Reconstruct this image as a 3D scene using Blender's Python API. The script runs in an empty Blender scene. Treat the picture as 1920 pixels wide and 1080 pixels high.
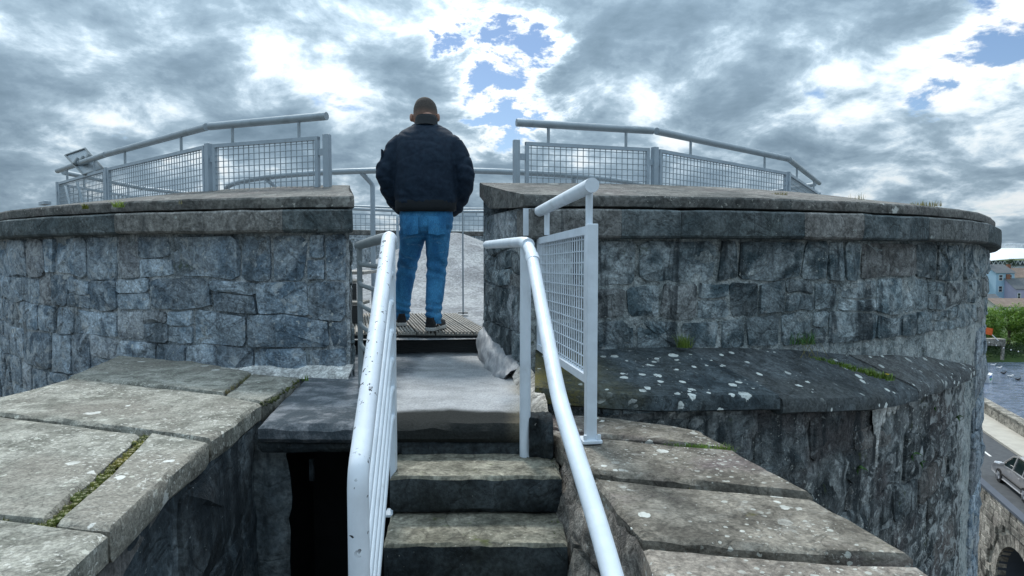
import bpy, bmesh, math, random
from mathutils import Vector, Matrix, noise
R = math.radians
sc = bpy.context.scene
COL = sc.collection
rnd = random.Random(7)

# ------------------------------------------------------------------ camera
PITCH = R(2.862); FPX = 1200.0                    # focal length in pixels of a 1920 px wide picture
cam_data = bpy.data.cameras.new('camera'); cam = bpy.data.objects.new('camera', cam_data); COL.objects.link(cam)
cam_data.sensor_width = 36.0; cam_data.lens = FPX / 1920 * 36.0
cam_data.clip_start = 0.05; cam_data.clip_end = 6000
cam.location = (0, 0, 0); cam.rotation_euler = (math.pi / 2 - PITCH, 0, 0)
sc.camera = cam

# ------------------------------------------------------------------ world: broken cloud over a clear sky
SUN_EL, SUN_AZ = R(52), R(-14)                    # azimuth from +Y, positive to +X
world = bpy.data.worlds.new('World'); sc.world = world; world.use_nodes = True
CO = (44.1, 3.3); BL0, BLK = .315, .65
def build_world():
    nt = world.node_tree; nt.nodes.clear(); N = nt.nodes.new; L = nt.links.new
    out = N('ShaderNodeOutputWorld'); bg = N('ShaderNodeBackground'); bg.inputs[1].default_value = 0.1
    sky = N('ShaderNodeTexSky'); sky.sky_type = 'NISHITA'; sky.sun_disc = False
    sky.ozone_density = 3.5; sky.dust_density = .3; sky.sun_elevation = SUN_EL; sky.sun_rotation = SUN_AZ
    tc = N('ShaderNodeTexCoord'); sep = N('ShaderNodeSeparateXYZ'); L(tc.outputs['Generated'], sep.inputs[0])
    def m(op, a, b=None, c=None):
        n = N('ShaderNodeMath'); n.operation = op
        for i, v in enumerate((a, b, c)):
            if v is None: continue
            if isinstance(v, (int, float)): n.inputs[i].default_value = v
            else: L(v, n.inputs[i])
        return n.outputs[0]
    zz = m('ADD', m('MAXIMUM', sep.outputs[2], 0.0), 0.36)
    comb = N('ShaderNodeCombineXYZ'); L(m('DIVIDE', sep.outputs[0], zz), comb.inputs[0]); L(m('DIVIDE', sep.outputs[1], zz), comb.inputs[1])
    def noi(scale, detail, rough, dist, off):
        mp = N('ShaderNodeMapping'); mp.inputs['Location'].default_value = off; mp.inputs['Rotation'].default_value = (0, 0, R(-12)); L(comb.outputs[0], mp.inputs[0])
        n = N('ShaderNodeTexNoise'); n.inputs['Scale'].default_value = scale; n.inputs['Detail'].default_value = detail
        n.inputs['Roughness'].default_value = rough; n.inputs['Distortion'].default_value = dist; L(mp.outputs[0], n.inputs['Vector'])
        return n.outputs['Fac']
    def field(dx, dy):
        big = noi(1.7, 2, .5, .2, (CO[0] + dx, CO[1] + dy, 0)); mid = noi(4.6, 10, .63, .2, (13.6 + dx, 5.2 + dy, 1))
        mp = N('ShaderNodeMapping'); mp.inputs['Location'].default_value = (2.0 + dx, 4.0 + dy, 0); L(comb.outputs[0], mp.inputs[0])
        vo = N('ShaderNodeTexVoronoi'); vo.voronoi_dimensions = '2D'; vo.feature = 'F1'; vo.normalize = True
        for k_, v_ in (('Scale', 3.4), ('Detail', 3.0), ('Roughness', .60)): vo.inputs[k_].default_value = v_
        wv = N('ShaderNodeVectorMath'); wv.operation = 'ADD'; L(mp.outputs[0], wv.inputs[0]); sv = N('ShaderNodeVectorMath'); sv.operation = 'SCALE'; sv.inputs['Scale'].default_value = .30
        cn = N('ShaderNodeTexNoise'); cn.inputs['Scale'].default_value = 3.0; cn.inputs['Detail'].default_value = 4; L(mp.outputs[0], cn.inputs['Vector']); L(cn.outputs['Color'], sv.inputs[0]); L(sv.outputs[0], wv.inputs[1])
        L(wv.outputs[0], vo.inputs['Vector']); puff = m('SUBTRACT', BL0, vo.outputs['Distance'])
        return m('ADD', m('ADD', m('ADD', m('MULTIPLY', m('SUBTRACT', big, .5), .46), m('MULTIPLY', m('SUBTRACT', mid, .5), 1.22)), m('MULTIPLY', puff, BLK)), .606), mid
    dens, mid = field(0, 0); dens2, _ = field(0.0, .075)
    def hole(d, size, depth):                       # a rift in the cloud around one direction of the sky
        v = Vector(d).normalized()
        nd = N('ShaderNodeVectorMath'); nd.operation = 'DISTANCE'; nd.inputs[1].default_value = v
        L(tc.outputs['Generated'], nd.inputs[0])
        dd = m('ADD', nd.outputs['Value'], m('MULTIPLY', m('SUBTRACT', mid, .5), .36))
        mr = N('ShaderNodeMapRange'); mr.interpolation_type = 'SMOOTHSTEP'
        for k, v2 in zip(('From Min', 'From Max', 'To Min', 'To Max'), (0.0, size, depth, 0.0)): mr.inputs[k].default_value = v2
        L(dd, mr.inputs['Value']); return mr.outputs[0]
    lit = m('SUBTRACT', dens, dens2)       # edges turned to the light glow, bases stay grey
    dens = m('SUBTRACT', dens, hole((.004, 1, .268), .13, .50))
    dens = m('SUBTRACT', dens, hole((.80, 1, .42), .15, .28))
    ramp = N('ShaderNodeValToRGB'); L(m('SUBTRACT', dens, m('MULTIPLY', lit, .85)), ramp.inputs[0])
    el = ramp.color_ramp.elements
    el[0].position = .36; el[0].color = (.86, .90, .92, 1)
    el[1].position = .92; el[1].color = (.145, .215, .28, 1)
    for p, c in ((.43, (.80, .86, .89, 1)), (.485, (.66, .765, .835, 1)), (.54, (.46, .58, .68, 1)), (.615, (.30, .405, .495, 1)), (.74, (.205, .29, .37, 1))):
        e = el.new(p); e.color = c
    cover = N('ShaderNodeMapRange'); cover.interpolation_type = 'SMOOTHSTEP'; L(dens, cover.inputs['Value'])
    cover.inputs['From Min'].default_value = .24; cover.inputs['From Max'].default_value = .41
    # overcast luminance grows towards the zenith, steepened to brighten the walls
    lum = m('MULTIPLY', m('ADD', m('MULTIPLY', m('MAXIMUM', sep.outputs[2], 0.0), 2.4), .94), 6.3)
    vm = N('ShaderNodeVectorMath'); vm.operation = 'SCALE'; L(ramp.outputs[0], vm.inputs[0]); L(lum, vm.inputs['Scale'])
    sk = N('ShaderNodeVectorMath'); sk.operation = 'SCALE'; L(sky.outputs[0], sk.inputs[0]); sk.inputs['Scale'].default_value = .80
    mix = N('ShaderNodeMix'); mix.data_type = 'RGBA'; L(cover.outputs[0], mix.inputs['Factor'])
    L(sk.outputs[0], mix.inputs['A']); L(vm.outputs[0], mix.inputs['B'])
    L(mix.outputs['Result'], bg.inputs[0]); L(bg.outputs[0], out.inputs[0])
build_world()

# ------------------------------------------------------------------ sun through thin cloud
sl = bpy.data.lights.new('sun', 'SUN'); sl.energy = 2.3; sl.angle = R(9); sl.color = (1.0, .965, .91)
sun = bpy.data.objects.new('sun', sl); COL.objects.link(sun)
sd = Vector((math.sin(SUN_AZ) * math.cos(SUN_EL), math.cos(SUN_AZ) * math.cos(SUN_EL), math.sin(SUN_EL)))
sun.rotation_euler = sd.to_track_quat('Z', 'Y').to_euler(); sun.location = sd * 40

vs = sc.view_settings; vs.view_transform = 'Standard'; vs.look = 'None'; vs.exposure = 0.50; vs.gamma = 1.0
vs.use_curve_mapping = False

# ------------------------------------------------------------------ helpers
CP, SP = math.cos(PITCH), math.sin(PITCH)
def ray(px, py):
    u, v = (px - 960) / FPX, (540 - py) / FPX
    return Vector((u, CP + v * SP, -SP + v * CP))
def at(px, py, Y):                                  # point of the place seen at a pixel, at distance Y
    d = ray(px, py); return d * (Y / d.y)
def onz(px, py, z):                                 # point of a level surface seen at a pixel
    d = ray(px, py); return d * (z / d.z)
def fb(p, s=1.0, o=4):                              # fractal noise about 0
    return noise.fractal(Vector(p) * s, 1.0, 2.0, o)
def V(*a): return Vector(a)

def wloc(o):
    p = Vector((0, 0, 0))
    while o is not None: p = p + o.location; o = o.parent
    return p
def tag(o, label=None, cat=None, group=None, kind=None):
    if label: o['label'] = label
    if cat: o['category'] = cat
    if group: o['group'] = group
    if kind: o['kind'] = kind
    return o
def thing(name, loc, label, cat, group=None):
    o = bpy.data.objects.new(name, None); o.empty_display_size = .2; COL.objects.link(o); o.location = loc
    return tag(o, label, cat, group)
def build(name, vs_, fs, mat, parent=None, smooth=False, origin=None):
    """one mesh object from world-space vertices; origin defaults to the parent's, or to the base of the mesh"""
    base = wloc(parent) if parent else Vector((0, 0, 0))
    if origin is None:
        if parent: o0 = base
        else:
            xs = [v[0] for v in vs_]; ys = [v[1] for v in vs_]; zs = [v[2] for v in vs_]
            o0 = Vector(((min(xs) + max(xs)) / 2, (min(ys) + max(ys)) / 2, min(zs)))
    else: o0 = Vector(origin)
    me = bpy.data.meshes.new(name); me.from_pydata([tuple(Vector(v) - o0) for v in vs_], [], fs); me.update()
    if smooth: me.polygons.foreach_set('use_smooth', [True] * len(me.polygons))
    o = bpy.data.objects.new(name, me); COL.objects.link(o)
    mats = mat if isinstance(mat, (list, tuple)) else [mat]
    for m_ in mats: me.materials.append(m_)
    if parent: o.parent = parent
    o.location = o0 - base
    return o
class MB:
    """collects shapes, then links them as one mesh"""
    def __init__(s): s.v = []; s.f = []
    def add(s, v, f):
        k = len(s.v); s.v += [Vector(a) for a in v]; s.f += [[i + k for i in q] for q in f]; return s
    def box(s, c, size, ax=None, bev=0.0):
        c = Vector(c); a = [Vector(q).normalized() for q in ax] if ax else [V(1, 0, 0), V(0, 1, 0), V(0, 0, 1)]
        h = [q / 2 for q in size]
        if bev <= 0:
            vv = [c + a[0] * h[0] * i + a[1] * h[1] * j + a[2] * h[2] * k for k in (-1, 1) for j in (-1, 1) for i in (-1, 1)]
            return s.add(vv, [(0, 2, 3, 1), (4, 5, 7, 6), (0, 1, 5, 4), (2, 6, 7, 3), (0, 4, 6, 2), (1, 3, 7, 5)])
        bm = bmesh.new(); bmesh.ops.create_cube(bm, size=1)
        for v in bm.verts: v.co = Vector((v.co.x * size[0], v.co.y * size[1], v.co.z * size[2]))
        bmesh.ops.bevel(bm, geom=bm.edges[:], offset=bev, segments=2, affect='EDGES', profile=.5)
        bm.verts.index_update()
        vv = [c + a[0] * v.co.x + a[1] * v.co.y + a[2] * v.co.z for v in bm.verts]; ff = [[v.index for v in f.verts] for f in bm.faces]
        bm.free(); return s.add(vv, ff)
    def bar(s, p, q, w, d, up=(0, 0, 1)):
        p, q = Vector(p), Vector(q); t = (q - p); ln = t.length; t.normalize(); u = Vector(up)
        b = t.cross(u)
        if b.length < 1e-4: b = t.cross(V(0, 1, 0))
        b.normalize(); u2 = b.cross(t)
        return s.box((p + q) / 2, (ln, w, d), (t, b, u2))
    def tube(s, pts, r, n=14, cap=True):
        pts = [Vector(p) for p in pts]; rr = r if isinstance(r, (list, tuple)) else [r] * len(pts)
        t0 = (pts[1] - pts[0]).normalized(); nn = t0.cross(V(0, 0, 1))
        if nn.length < 1e-3: nn = t0.cross(V(0, 1, 0))
        nn.normalize(); vv = []; m_ = len(pts)
        for i, p in enumerate(pts):
            if i == 0: t = pts[1] - pts[0]
            elif i == m_ - 1: t = pts[-1] - pts[-2]
            else: t = (pts[i] - pts[i - 1]).normalized() + (pts[i + 1] - pts[i]).normalized()
            t.normalize(); nn = (nn - t * nn.dot(t)).normalized(); bb = t.cross(nn)
            for k in range(n):
                a = 2 * math.pi * k / n; vv.append(p + (nn * math.cos(a) + bb * math.sin(a)) * rr[i])
        ff = [(i * n + k, i * n + (k + 1) % n, (i + 1) * n + (k + 1) % n, (i + 1) * n + k) for i in range(m_ - 1) for k in range(n)]
        if cap: ff += [list(range(n))[::-1], list(range((m_ - 1) * n, m_ * n))]
        return s.add(vv, ff)
    def ball(s, c, r, nu=12, nv=8):
        c = Vector(c); r = Vector(r) if not isinstance(r, (int, float)) else V(r, r, r); vv = []; ff = []
        for j in range(nv + 1):
            ph = math.pi * j / nv
            for i in range(nu):
                a = 2 * math.pi * i / nu; vv.append(c + V(r.x * math.sin(ph) * math.cos(a), r.y * math.sin(ph) * math.sin(a), r.z * math.cos(ph)))
        for j in range(nv):
            for i in range(nu): ff.append((j * nu + i, (j + 1) * nu + i, (j + 1) * nu + (i + 1) % nu, j * nu + (i + 1) % nu))
        return s.add(vv, ff)
    def grid(s, rows):                              # rows: list of equal-length point lists
        n = len(rows[0]); vv = [p for r_ in rows for p in r_]
        return s.add(vv, [(j * n + i, j * n + i + 1, (j + 1) * n + i + 1, (j + 1) * n + i) for j in range(len(rows) - 1) for i in range(n - 1)])
    def sweep(s, rings, closed=True, caps=True):    # rings: list of equal-length point loops
        n = len(rings[0]); vv = [p for r_ in rings for p in r_]; ff = []
        for j in range(len(rings) - 1):
            for i in range(n if closed else n - 1):
                ff.append((j * n + i, j * n + (i + 1) % n, (j + 1) * n + (i + 1) % n, (j + 1) * n + i))
        if caps: ff += [list(range(n))[::-1], list(range((len(rings) - 1) * n, len(rings) * n))]
        return s.add(vv, ff)
    def build(s, name, mat, parent=None, smooth=False, origin=None): return build(name, s.v, s.f, mat, parent, smooth, origin)
def autosmooth(o, ang=40):
    me = o.data; me.polygons.foreach_set('use_smooth', [True] * len(me.polygons)); me.set_sharp_from_angle(angle=R(ang)); return o
def fillet(pts, rad, n=5):
    pts = [Vector(p) for p in pts]; out = [pts[0]]
    for i in range(1, len(pts) - 1):
        a, b, c = pts[i - 1], pts[i], pts[i + 1]; d1 = (a - b); d2 = (c - b); rr = min(rad, d1.length * .45, d2.length * .45)
        p, q = b + d1.normalized() * rr, b + d2.normalized() * rr
        for k in range(n + 1):
            t = k / n; out.append(p * (1 - t) ** 2 + b * 2 * t * (1 - t) + q * t * t)
    out.append(pts[-1]); return out
def catmull(pts, n=10):
    pts = [Vector(p) for p in pts]; out = []
    for i in range(len(pts) - 1):
        p0 = pts[max(i - 1, 0)]; p1 = pts[i]; p2 = pts[i + 1]; p3 = pts[min(i + 2, len(pts) - 1)]
        for k in range(n):
            t = k / n
            out.append(.5 * ((2 * p1) + (p2 - p0) * t + (2 * p0 - 5 * p1 + 4 * p2 - p3) * t * t + (3 * p1 - p0 - 3 * p2 + p3) * t ** 3))
    out.append(pts[-1]); return out
def sstep(a, b, x): t = min(1, max(0, (x - a) / (b - a))); return t * t * (3 - 2 * t)

# ------------------------------------------------------------------ materials
MATS = {}
def nodes(name):
    m_ = bpy.data.materials.new(name); m_.use_nodes = True; nt = m_.node_tree; nt.nodes.clear()
    out = nt.nodes.new('ShaderNodeOutputMaterial'); b = nt.nodes.new('ShaderNodeBsdfPrincipled'); nt.links.new(b.outputs[0], out.inputs[0])
    return m_, nt, b
class G:
    """small node-graph writer"""
    def __init__(s, nt): s.nt = nt; s.N = nt.nodes.new; s.L = nt.links.new; s.g = s.N('ShaderNodeNewGeometry'); s.pos = s.g.outputs['Position']
    def put(s, sock, v):
        if isinstance(v, bpy.types.NodeSocket): s.L(v, sock)
        elif isinstance(v, (tuple, list)) and len(v) == 3 and sock.type == 'RGBA': sock.default_value = (*v, 1)
        else: sock.default_value = v
    def math(s, op, a, b=0.0, c=0.0):
        n = s.N('ShaderNodeMath'); n.operation = op; s.put(n.inputs[0], a); s.put(n.inputs[1], b); s.put(n.inputs[2], c); return n.outputs[0]
    def scale(s, v, k):
        n = s.N('ShaderNodeVectorMath'); n.operation = 'MULTIPLY'; s.put(n.inputs[0], v); n.inputs[1].default_value = k; return n.outputs[0]
    def noise(s, sc_, det=6, rough=.6, dist=0.0, vec=None, k=None):
        n = s.N('ShaderNodeTexNoise'); n.inputs['Scale'].default_value = sc_; n.inputs['Detail'].default_value = det
        n.inputs['Roughness'].default_value = rough; n.inputs['Distortion'].default_value = dist
        v = vec or s.pos
        if k: v = s.scale(v, k)
        s.L(v, n.inputs['Vector']); return n.outputs['Fac']
    def voro(s, sc_, feat='F1', vec=None, rand=1.0):
        n = s.N('ShaderNodeTexVoronoi'); n.feature = feat; n.inputs['Scale'].default_value = sc_; n.inputs['Randomness'].default_value = rand
        s.L(vec or s.pos, n.inputs['Vector']); return n
    def ramp(s, f, a, b, lo=0.0, hi=1.0):
        n = s.N('ShaderNodeMapRange'); n.interpolation_type = 'SMOOTHSTEP'
        s.put(n.inputs['Value'], f); n.inputs['From Min'].default_value = a; n.inputs['From Max'].default_value = b
        n.inputs['To Min'].default_value = lo; n.inputs['To Max'].default_value = hi; return n.outputs[0]
    def mix(s, f, a, b, mode='MIX'):
        n = s.N('ShaderNodeMix'); n.data_type = 'RGBA'; n.blend_type = mode; s.put(n.inputs['Factor'], f); s.put(n.inputs['A'], a); s.put(n.inputs['B'], b)
        return n.outputs['Result']
    def gain(s, c, k):
        n = s.N('ShaderNodeVectorMath'); n.operation = 'SCALE'; s.put(n.inputs[0], c); s.put(n.inputs['Scale'], k); return n.outputs[0]
    def bump(s, h, strength, dist=.01, prev=None):
        n = s.N('ShaderNodeBump'); n.inputs['Strength'].default_value = strength; n.inputs['Distance'].default_value = dist
        s.put(n.inputs['Height'], h)
        if prev: s.L(prev, n.inputs['Normal'])
        return n.outputs[0]
def rock(name, c1, c2, c3=None, sc_=7.0, rough=.9, bump=.6, bd=.012, rv=0.0, lichen=None, streak=None, moss=None, specks=None, lime=None, damp=None, shade_n=2.0, mott=.38, crack=.35):
    """weathered stone: three mineral tones, per-piece variation, streaks, lichen rosettes, moss"""
    m_, nt, b = nodes(name); g = G(nt)
    n1 = g.noise(sc_, 9, .62, .3); n2 = g.noise(shade_n, 5, .55, .2); nf = g.noise(sc_ * 11, 4, .7)
    col = g.mix(g.ramp(n1, .36, .64), c1, c2)
    if c3: col = g.mix(g.ramp(n2, .47, .66), col, c3)
    if rv:
        oi = g.N('ShaderNodeObjectInfo'); rr = oi.outputs['Random']
        col = g.gain(col, g.math('MULTIPLY_ADD', rr, 2 * rv, 1 - rv))
        wn = g.N('ShaderNodeTexWhiteNoise'); wn.noise_dimensions = '1D'; g.L(rr, wn.inputs['W'])
        col = g.mix(g.ramp(wn.outputs['Value'], .72, .95, 0, .55), col, g.mix(.5, col, (.42, .37, .33)))
    col = g.gain(col, g.ramp(nf, .28, .72, .62, 1.38)); nm = g.noise(sc_ * 3.4, 7, .66, .4); col = g.gain(col, g.ramp(nm, .30, .70, 1 - mott, 1 + mott))
    crk = g.math('SUBTRACT', 1.0, g.ramp(g.math('ABSOLUTE', g.math('SUBTRACT', g.noise(sc_ * .8, 4, .5, .8), .5)), 0.0, .022)); col = g.gain(col, g.math('SUBTRACT', 1.0, g.math('MULTIPLY', crk, crack)))
    hts = g.math('ADD', g.math('ADD', n1, g.math('MULTIPLY', nf, .5)), g.math('MULTIPLY', nm, .6))
    if streak:
        st = g.noise(3.2, 7, .62, .4, k=(2.6, 2.6, .32)); col = g.mix(g.ramp(st, streak[1], streak[1] + .12, 0, streak[2]), col, streak[0])
    if lime:                                        # lime bloom and crusts, heavier on the weather side
        sp_ = g.N('ShaderNodeSeparateXYZ'); g.L(g.pos, sp_.inputs[0]); wx = g.math('ADD', g.ramp(sp_.outputs[0], 2.0, 4.6, 0, lime[4]), g.ramp(sp_.outputs[0], -1.6, -3.6, 0, lime[4] * .8))
        l1 = g.math('ADD', g.noise(lime[1], 9, .70, .5), wx); l2 = g.noise(lime[1] * .35, 4, .55, .4)
        k_ = g.math('MULTIPLY', g.ramp(l1, lime[2], lime[2] + .10), g.ramp(g.math('ADD', l2, wx), .40, .58, .25, 1)); col = g.mix(g.math('MULTIPLY', k_, lime[3]), col, lime[0])
    if moss:
        mm = g.math('MULTIPLY', g.noise(moss[1], 8, .65, .3), g.noise(moss[1] * 9, 3, .6)); col = g.mix(g.ramp(mm, moss[2], moss[2] + .09, 0, moss[3]), col, moss[0])
    if damp:                                        # yellow-brown moss where the stone stays wet beside the passage
        sp2 = g.N('ShaderNodeSeparateXYZ'); g.L(g.pos, sp2.inputs[0]); kd = g.ramp(g.math('ADD', sp2.outputs[0], g.math('MULTIPLY', g.math('SUBTRACT', g.noise(3.0, 6, .6), .5), 1.2)), damp[2] - .15, damp[1], 1, 0)
        col = g.mix(g.math('MULTIPLY', kd, g.ramp(g.math('ADD', g.math('MULTIPLY', n1, .6), g.math('MULTIPLY', nf, .4)), .40, .56, .25, 1)), col, damp[0])
    if specks:
        sp = g.noise(specks[1], 5, .7, .2); ms = g.noise(1.7, 3, .5)
        k_ = g.math('MULTIPLY', g.ramp(sp, specks[2], specks[2] + .035), g.ramp(ms, .42, .58)); col = g.mix(k_, col, specks[0])
    if lichen:
        for (lc, sc2, rad, amt) in lichen:
            dv = g.N('ShaderNodeVectorMath'); dv.operation = 'ADD'; nn = g.N('ShaderNodeTexNoise'); nn.inputs['Scale'].default_value = sc2 * 3.5; nn.inputs['Detail'].default_value = 5
            g.L(g.pos, nn.inputs['Vector']); g.L(g.pos, dv.inputs[0]); g.L(g.gain(nn.outputs['Color'], .35 / sc2), dv.inputs[1])
            vo = g.voro(sc2, vec=dv.outputs[0]); size = g.math('MULTIPLY', g.math('POWER', vo.outputs['Color'], 3.0), rad)
            inside = g.ramp(g.math('SUBTRACT', size, vo.outputs['Distance']), 0.0, .035)
            patch = g.ramp(g.noise(1.15 + sc2 * .07, 3, .55, vec=dv.outputs[0]), amt, amt + .13)
            k_ = g.math('MULTIPLY', g.math('MULTIPLY', inside, patch), g.ramp(nf, .3, .5, .55, 1)); col = g.mix(k_, col, lc)
    g.put(b.inputs['Base Color'], col); b.inputs['Roughness'].default_value = rough; b.inputs['Specular IOR Level'].default_value = .25
    cr = g.math('SUBTRACT', 1.0, g.ramp(g.math('ABSOLUTE', g.math('SUBTRACT', g.noise(sc_ * .8, 4, .5, .8), .5)), 0.0, .03))
    bb = g.bump(hts, bump, bd); bb = g.bump(g.math('MULTIPLY', cr, -1.0), bump * .35, bd, bb); g.L(bb, b.inputs['Normal'])
    MATS[name] = m_; return m_
def paint(name, col, rough=.4, metal=0.0, dirt=None, chips=None, bump=0.12, spec=.5, coat=0.0):
    m_, nt, b = nodes(name); g = G(nt); c = g.mix(g.ramp(g.noise(9, 6, .6), .3, .7), tuple(k * .86 for k in col), col)
    if dirt:
        c = g.mix(g.ramp(g.noise(5, 8, .7, .5, k=(1, 1, .5)), dirt[1], dirt[1] + .14, 0, dirt[2]), c, dirt[0])
    r_ = rough
    if chips:
        ch = g.math('MULTIPLY', g.ramp(g.noise(chips[1], 4, .5, .3), chips[2], chips[2] + .012), g.ramp(g.noise(3.3, 2, .5), .43, .52)); c = g.mix(ch, c, chips[0]); r_ = g.math('MULTIPLY_ADD', ch, .4, rough)
    g.put(b.inputs['Base Color'], c); g.put(b.inputs['Roughness'], r_); b.inputs['Metallic'].default_value = metal
    b.inputs['Specular IOR Level'].default_value = spec; b.inputs['Coat Weight'].default_value = coat
    g.L(g.bump(g.math('ADD', g.noise(60, 3, .6), g.noise(14, 3, .6)), bump * 1.8, .004), b.inputs['Normal']); MATS[name] = m_; return m_
def plain(name, c1, c2=None, rough=.7, sc_=12, metal=0.0, bump=.1, spec=.4, k=None, bd=.005):
    m_, nt, b = nodes(name); g = G(nt); n1 = g.noise(sc_, 6, .6, .2, k=k)
    g.put(b.inputs['Base Color'], g.mix(g.ramp(n1, .3, .7), c1, c2 or tuple(x * .8 for x in c1)))
    b.inputs['Roughness'].default_value = rough; b.inputs['Metallic'].default_value = metal; b.inputs['Specular IOR Level'].default_value = spec
    if bump: g.L(g.bump(n1, bump, bd), b.inputs['Normal'])
    MATS[name] = m_; return m_
def leafmat(name, c1, c2):
    m_, nt, b = nodes(name); g = G(nt)
    col = g.mix(g.ramp(g.noise(2.2, 3), .35, .65), c1, c2); col = g.gain(col, g.ramp(g.noise(14, 2), .3, .7, .7, 1.3))
    g.put(b.inputs['Base Color'], col); b.inputs['Roughness'].default_value = .55
    tr = g.N('ShaderNodeBsdfTranslucent'); g.put(tr.inputs[0], g.gain(col, 1.3)); ad = g.N('ShaderNodeMixShader'); ad.inputs[0].default_value = .3
    g.L(b.outputs[0], ad.inputs[1]); g.L(tr.outputs[0], ad.inputs[2])
    g.L(ad.outputs[0], [n for n in nt.nodes if n.type == 'OUTPUT_MATERIAL'][0].inputs[0]); MATS[name] = m_; return m_

rock('wall_stone', (.125, .180, .235), (.39, .465, .53), (.235, .285, .33), 6.0, .85, 1.0, .034, rv=.34, lime=((.50, .54, .56), 11, .56, .7, .07),
     streak=((.06, .08, .092), .56, .55), specks=((.60, .63, .62), 42, .63), lichen=[((.56, .58, .56), 26, .62, .50)])
rock('mortar', (.23, .27, .295), (.46, .50, .53), (.17, .205, .23), 8.0, .95, 1.0, .028, lime=((.54, .57, .58), 12, .55, .7, .07),
     streak=((.05, .06, .066), .54, .7), specks=((.60, .61, .58), 38, .62), moss=((.05, .075, .02), 2.4, .345, .5))
rock('dark_mortar', (.24, .28, .287), (.49, .53, .53), (.165, .20, .21), 8.0, .95, 1.0, .028, lime=((.50, .53, .52), 12, .54, .75, .11),
     streak=((.04, .052, .056), .55, .7), specks=((.60, .61, .58), 38, .62), moss=((.05, .075, .02), 2.4, .335, .6))
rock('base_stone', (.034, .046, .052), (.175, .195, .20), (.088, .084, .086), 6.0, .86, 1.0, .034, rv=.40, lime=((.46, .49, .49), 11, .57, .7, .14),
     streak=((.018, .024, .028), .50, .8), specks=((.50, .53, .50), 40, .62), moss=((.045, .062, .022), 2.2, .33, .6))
rock('dark_stone', (.058, .088, .104), (.32, .37, .39), (.16, .195, .21), 6.0, .86, 1.0, .034, rv=.50, lime=((.44, .47, .47), 12, .575, .7, .11),
     streak=((.022, .030, .036), .52, .8), specks=((.50, .53, .50), 44, .64), moss=((.045, .062, .022), 2.2, .34, .5))
rock('cornice_stone', (.050, .067, .074), (.115, .134, .14), (.072, .088, .09), 5.0, .86, .9, .014, rv=.07,
     streak=((.035, .042, .045), .57, .7), specks=((.42, .45, .43), 50, .665), lichen=[((.40, .44, .42), 20, .55, .57)])
rock('coping_stone', (.075, .080, .078), (.145, .145, .136), (.11, .104, .10), 4.0, .9, .5, .007, rv=.08,
     specks=((.45, .45, .41), 46, .62), lichen=[((.55, .56, .53), 9, .55, .54)])
rock('flag_stone', (.15, .152, .130), (.315, .315, .278), (.21, .202, .175), 9.0, .92, .8, .011, rv=.10, mott=.20, crack=.25,
     specks=((.50, .50, .46), 48, .58), streak=((.12, .115, .10), .58, .5), lichen=[((.60, .61, .58), 12, .55, .52), ((.44, .45, .40), 34, .6, .45)])
rock('lichen_flag', (.090, .083, .070), (.20, .186, .158), (.115, .093, .095), 7.0, .92, .8, .011, rv=.12, mott=.22, crack=.25,
     specks=((.48, .48, .44), 50, .60), lichen=[((.60, .62, .60), 8.0, .66, .47), ((.52, .54, .51), 19, .66, .44), ((.36, .37, .34), 46, .7, .42)], lime=((.34, .335, .305), 9, .55, .6, .0),
     moss=((.10, .095, .02), 1.6, .33, .5))
rock('ledge_stone', (.024, .035, .042), (.072, .092, .104), (.045, .056, .060), 6.0, .9, .8, .012, rv=.15,
     lichen=[((.60, .64, .62), 11, .60, .47), ((.60, .64, .62), 17, .62, .46)], specks=((.55, .58, .56), 60, .65), damp=((.115, .10, .03), .75, .30))
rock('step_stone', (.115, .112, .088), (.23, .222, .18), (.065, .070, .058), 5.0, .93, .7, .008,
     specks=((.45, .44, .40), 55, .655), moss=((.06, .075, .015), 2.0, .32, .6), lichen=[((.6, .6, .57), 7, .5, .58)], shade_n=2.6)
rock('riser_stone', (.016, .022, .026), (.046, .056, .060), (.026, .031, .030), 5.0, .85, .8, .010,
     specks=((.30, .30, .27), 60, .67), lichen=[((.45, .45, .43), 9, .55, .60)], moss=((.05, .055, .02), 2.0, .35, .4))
rock('rough_rock', (.10, .10, .092), (.26, .25, .225), (.06, .062, .06), 9.0, .93, 1.0, .02,
     streak=((.05, .05, .05), .55, .6), specks=((.5, .5, .46), 38, .63), moss=((.06, .07, .02), 2.2, .34, .5), rv=.15)
rock('pale_mortar', (.34, .325, .30), (.50, .485, .455), (.25, .24, .21), 5.0, .95, .7, .012, specks=((.6, .6, .57), 40, .62), moss=((.16, .14, .06), 1.8, .34, .6))
rock('white_render', (.48, .49, .48), (.66, .66, .64), (.38, .39, .38), 6.0, .9, .5, .008)
rock('pit_wall', (.045, .062, .075), (.135, .158, .172), (.03, .04, .048), 4.0, .85, .8, .014, rv=.4, streak=((.015, .022, .028), .5, .8), specks=((.35, .38, .38), 40, .66))  # dark blue-grey stone with darker streaks
rock('mound_felt', (.19, .20, .215), (.28, .295, .305), (.155, .165, .178), 3.0, .8, .5, .015, specks=((.5, .51, .52), 30, .61), streak=((.36, .38, .40), .56, .5), mott=.14, crack=.15)
rock('far_block', (.22, .205, .18), (.40, .375, .33), (.09, .085, .075), 1.6, .95, .8, .05, rv=.3, shade_n=.8)
rock('quay_wall', (.20, .19, .165), (.33, .31, .27), (.12, .115, .10), 1.2, .95, .6, .05)

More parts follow.
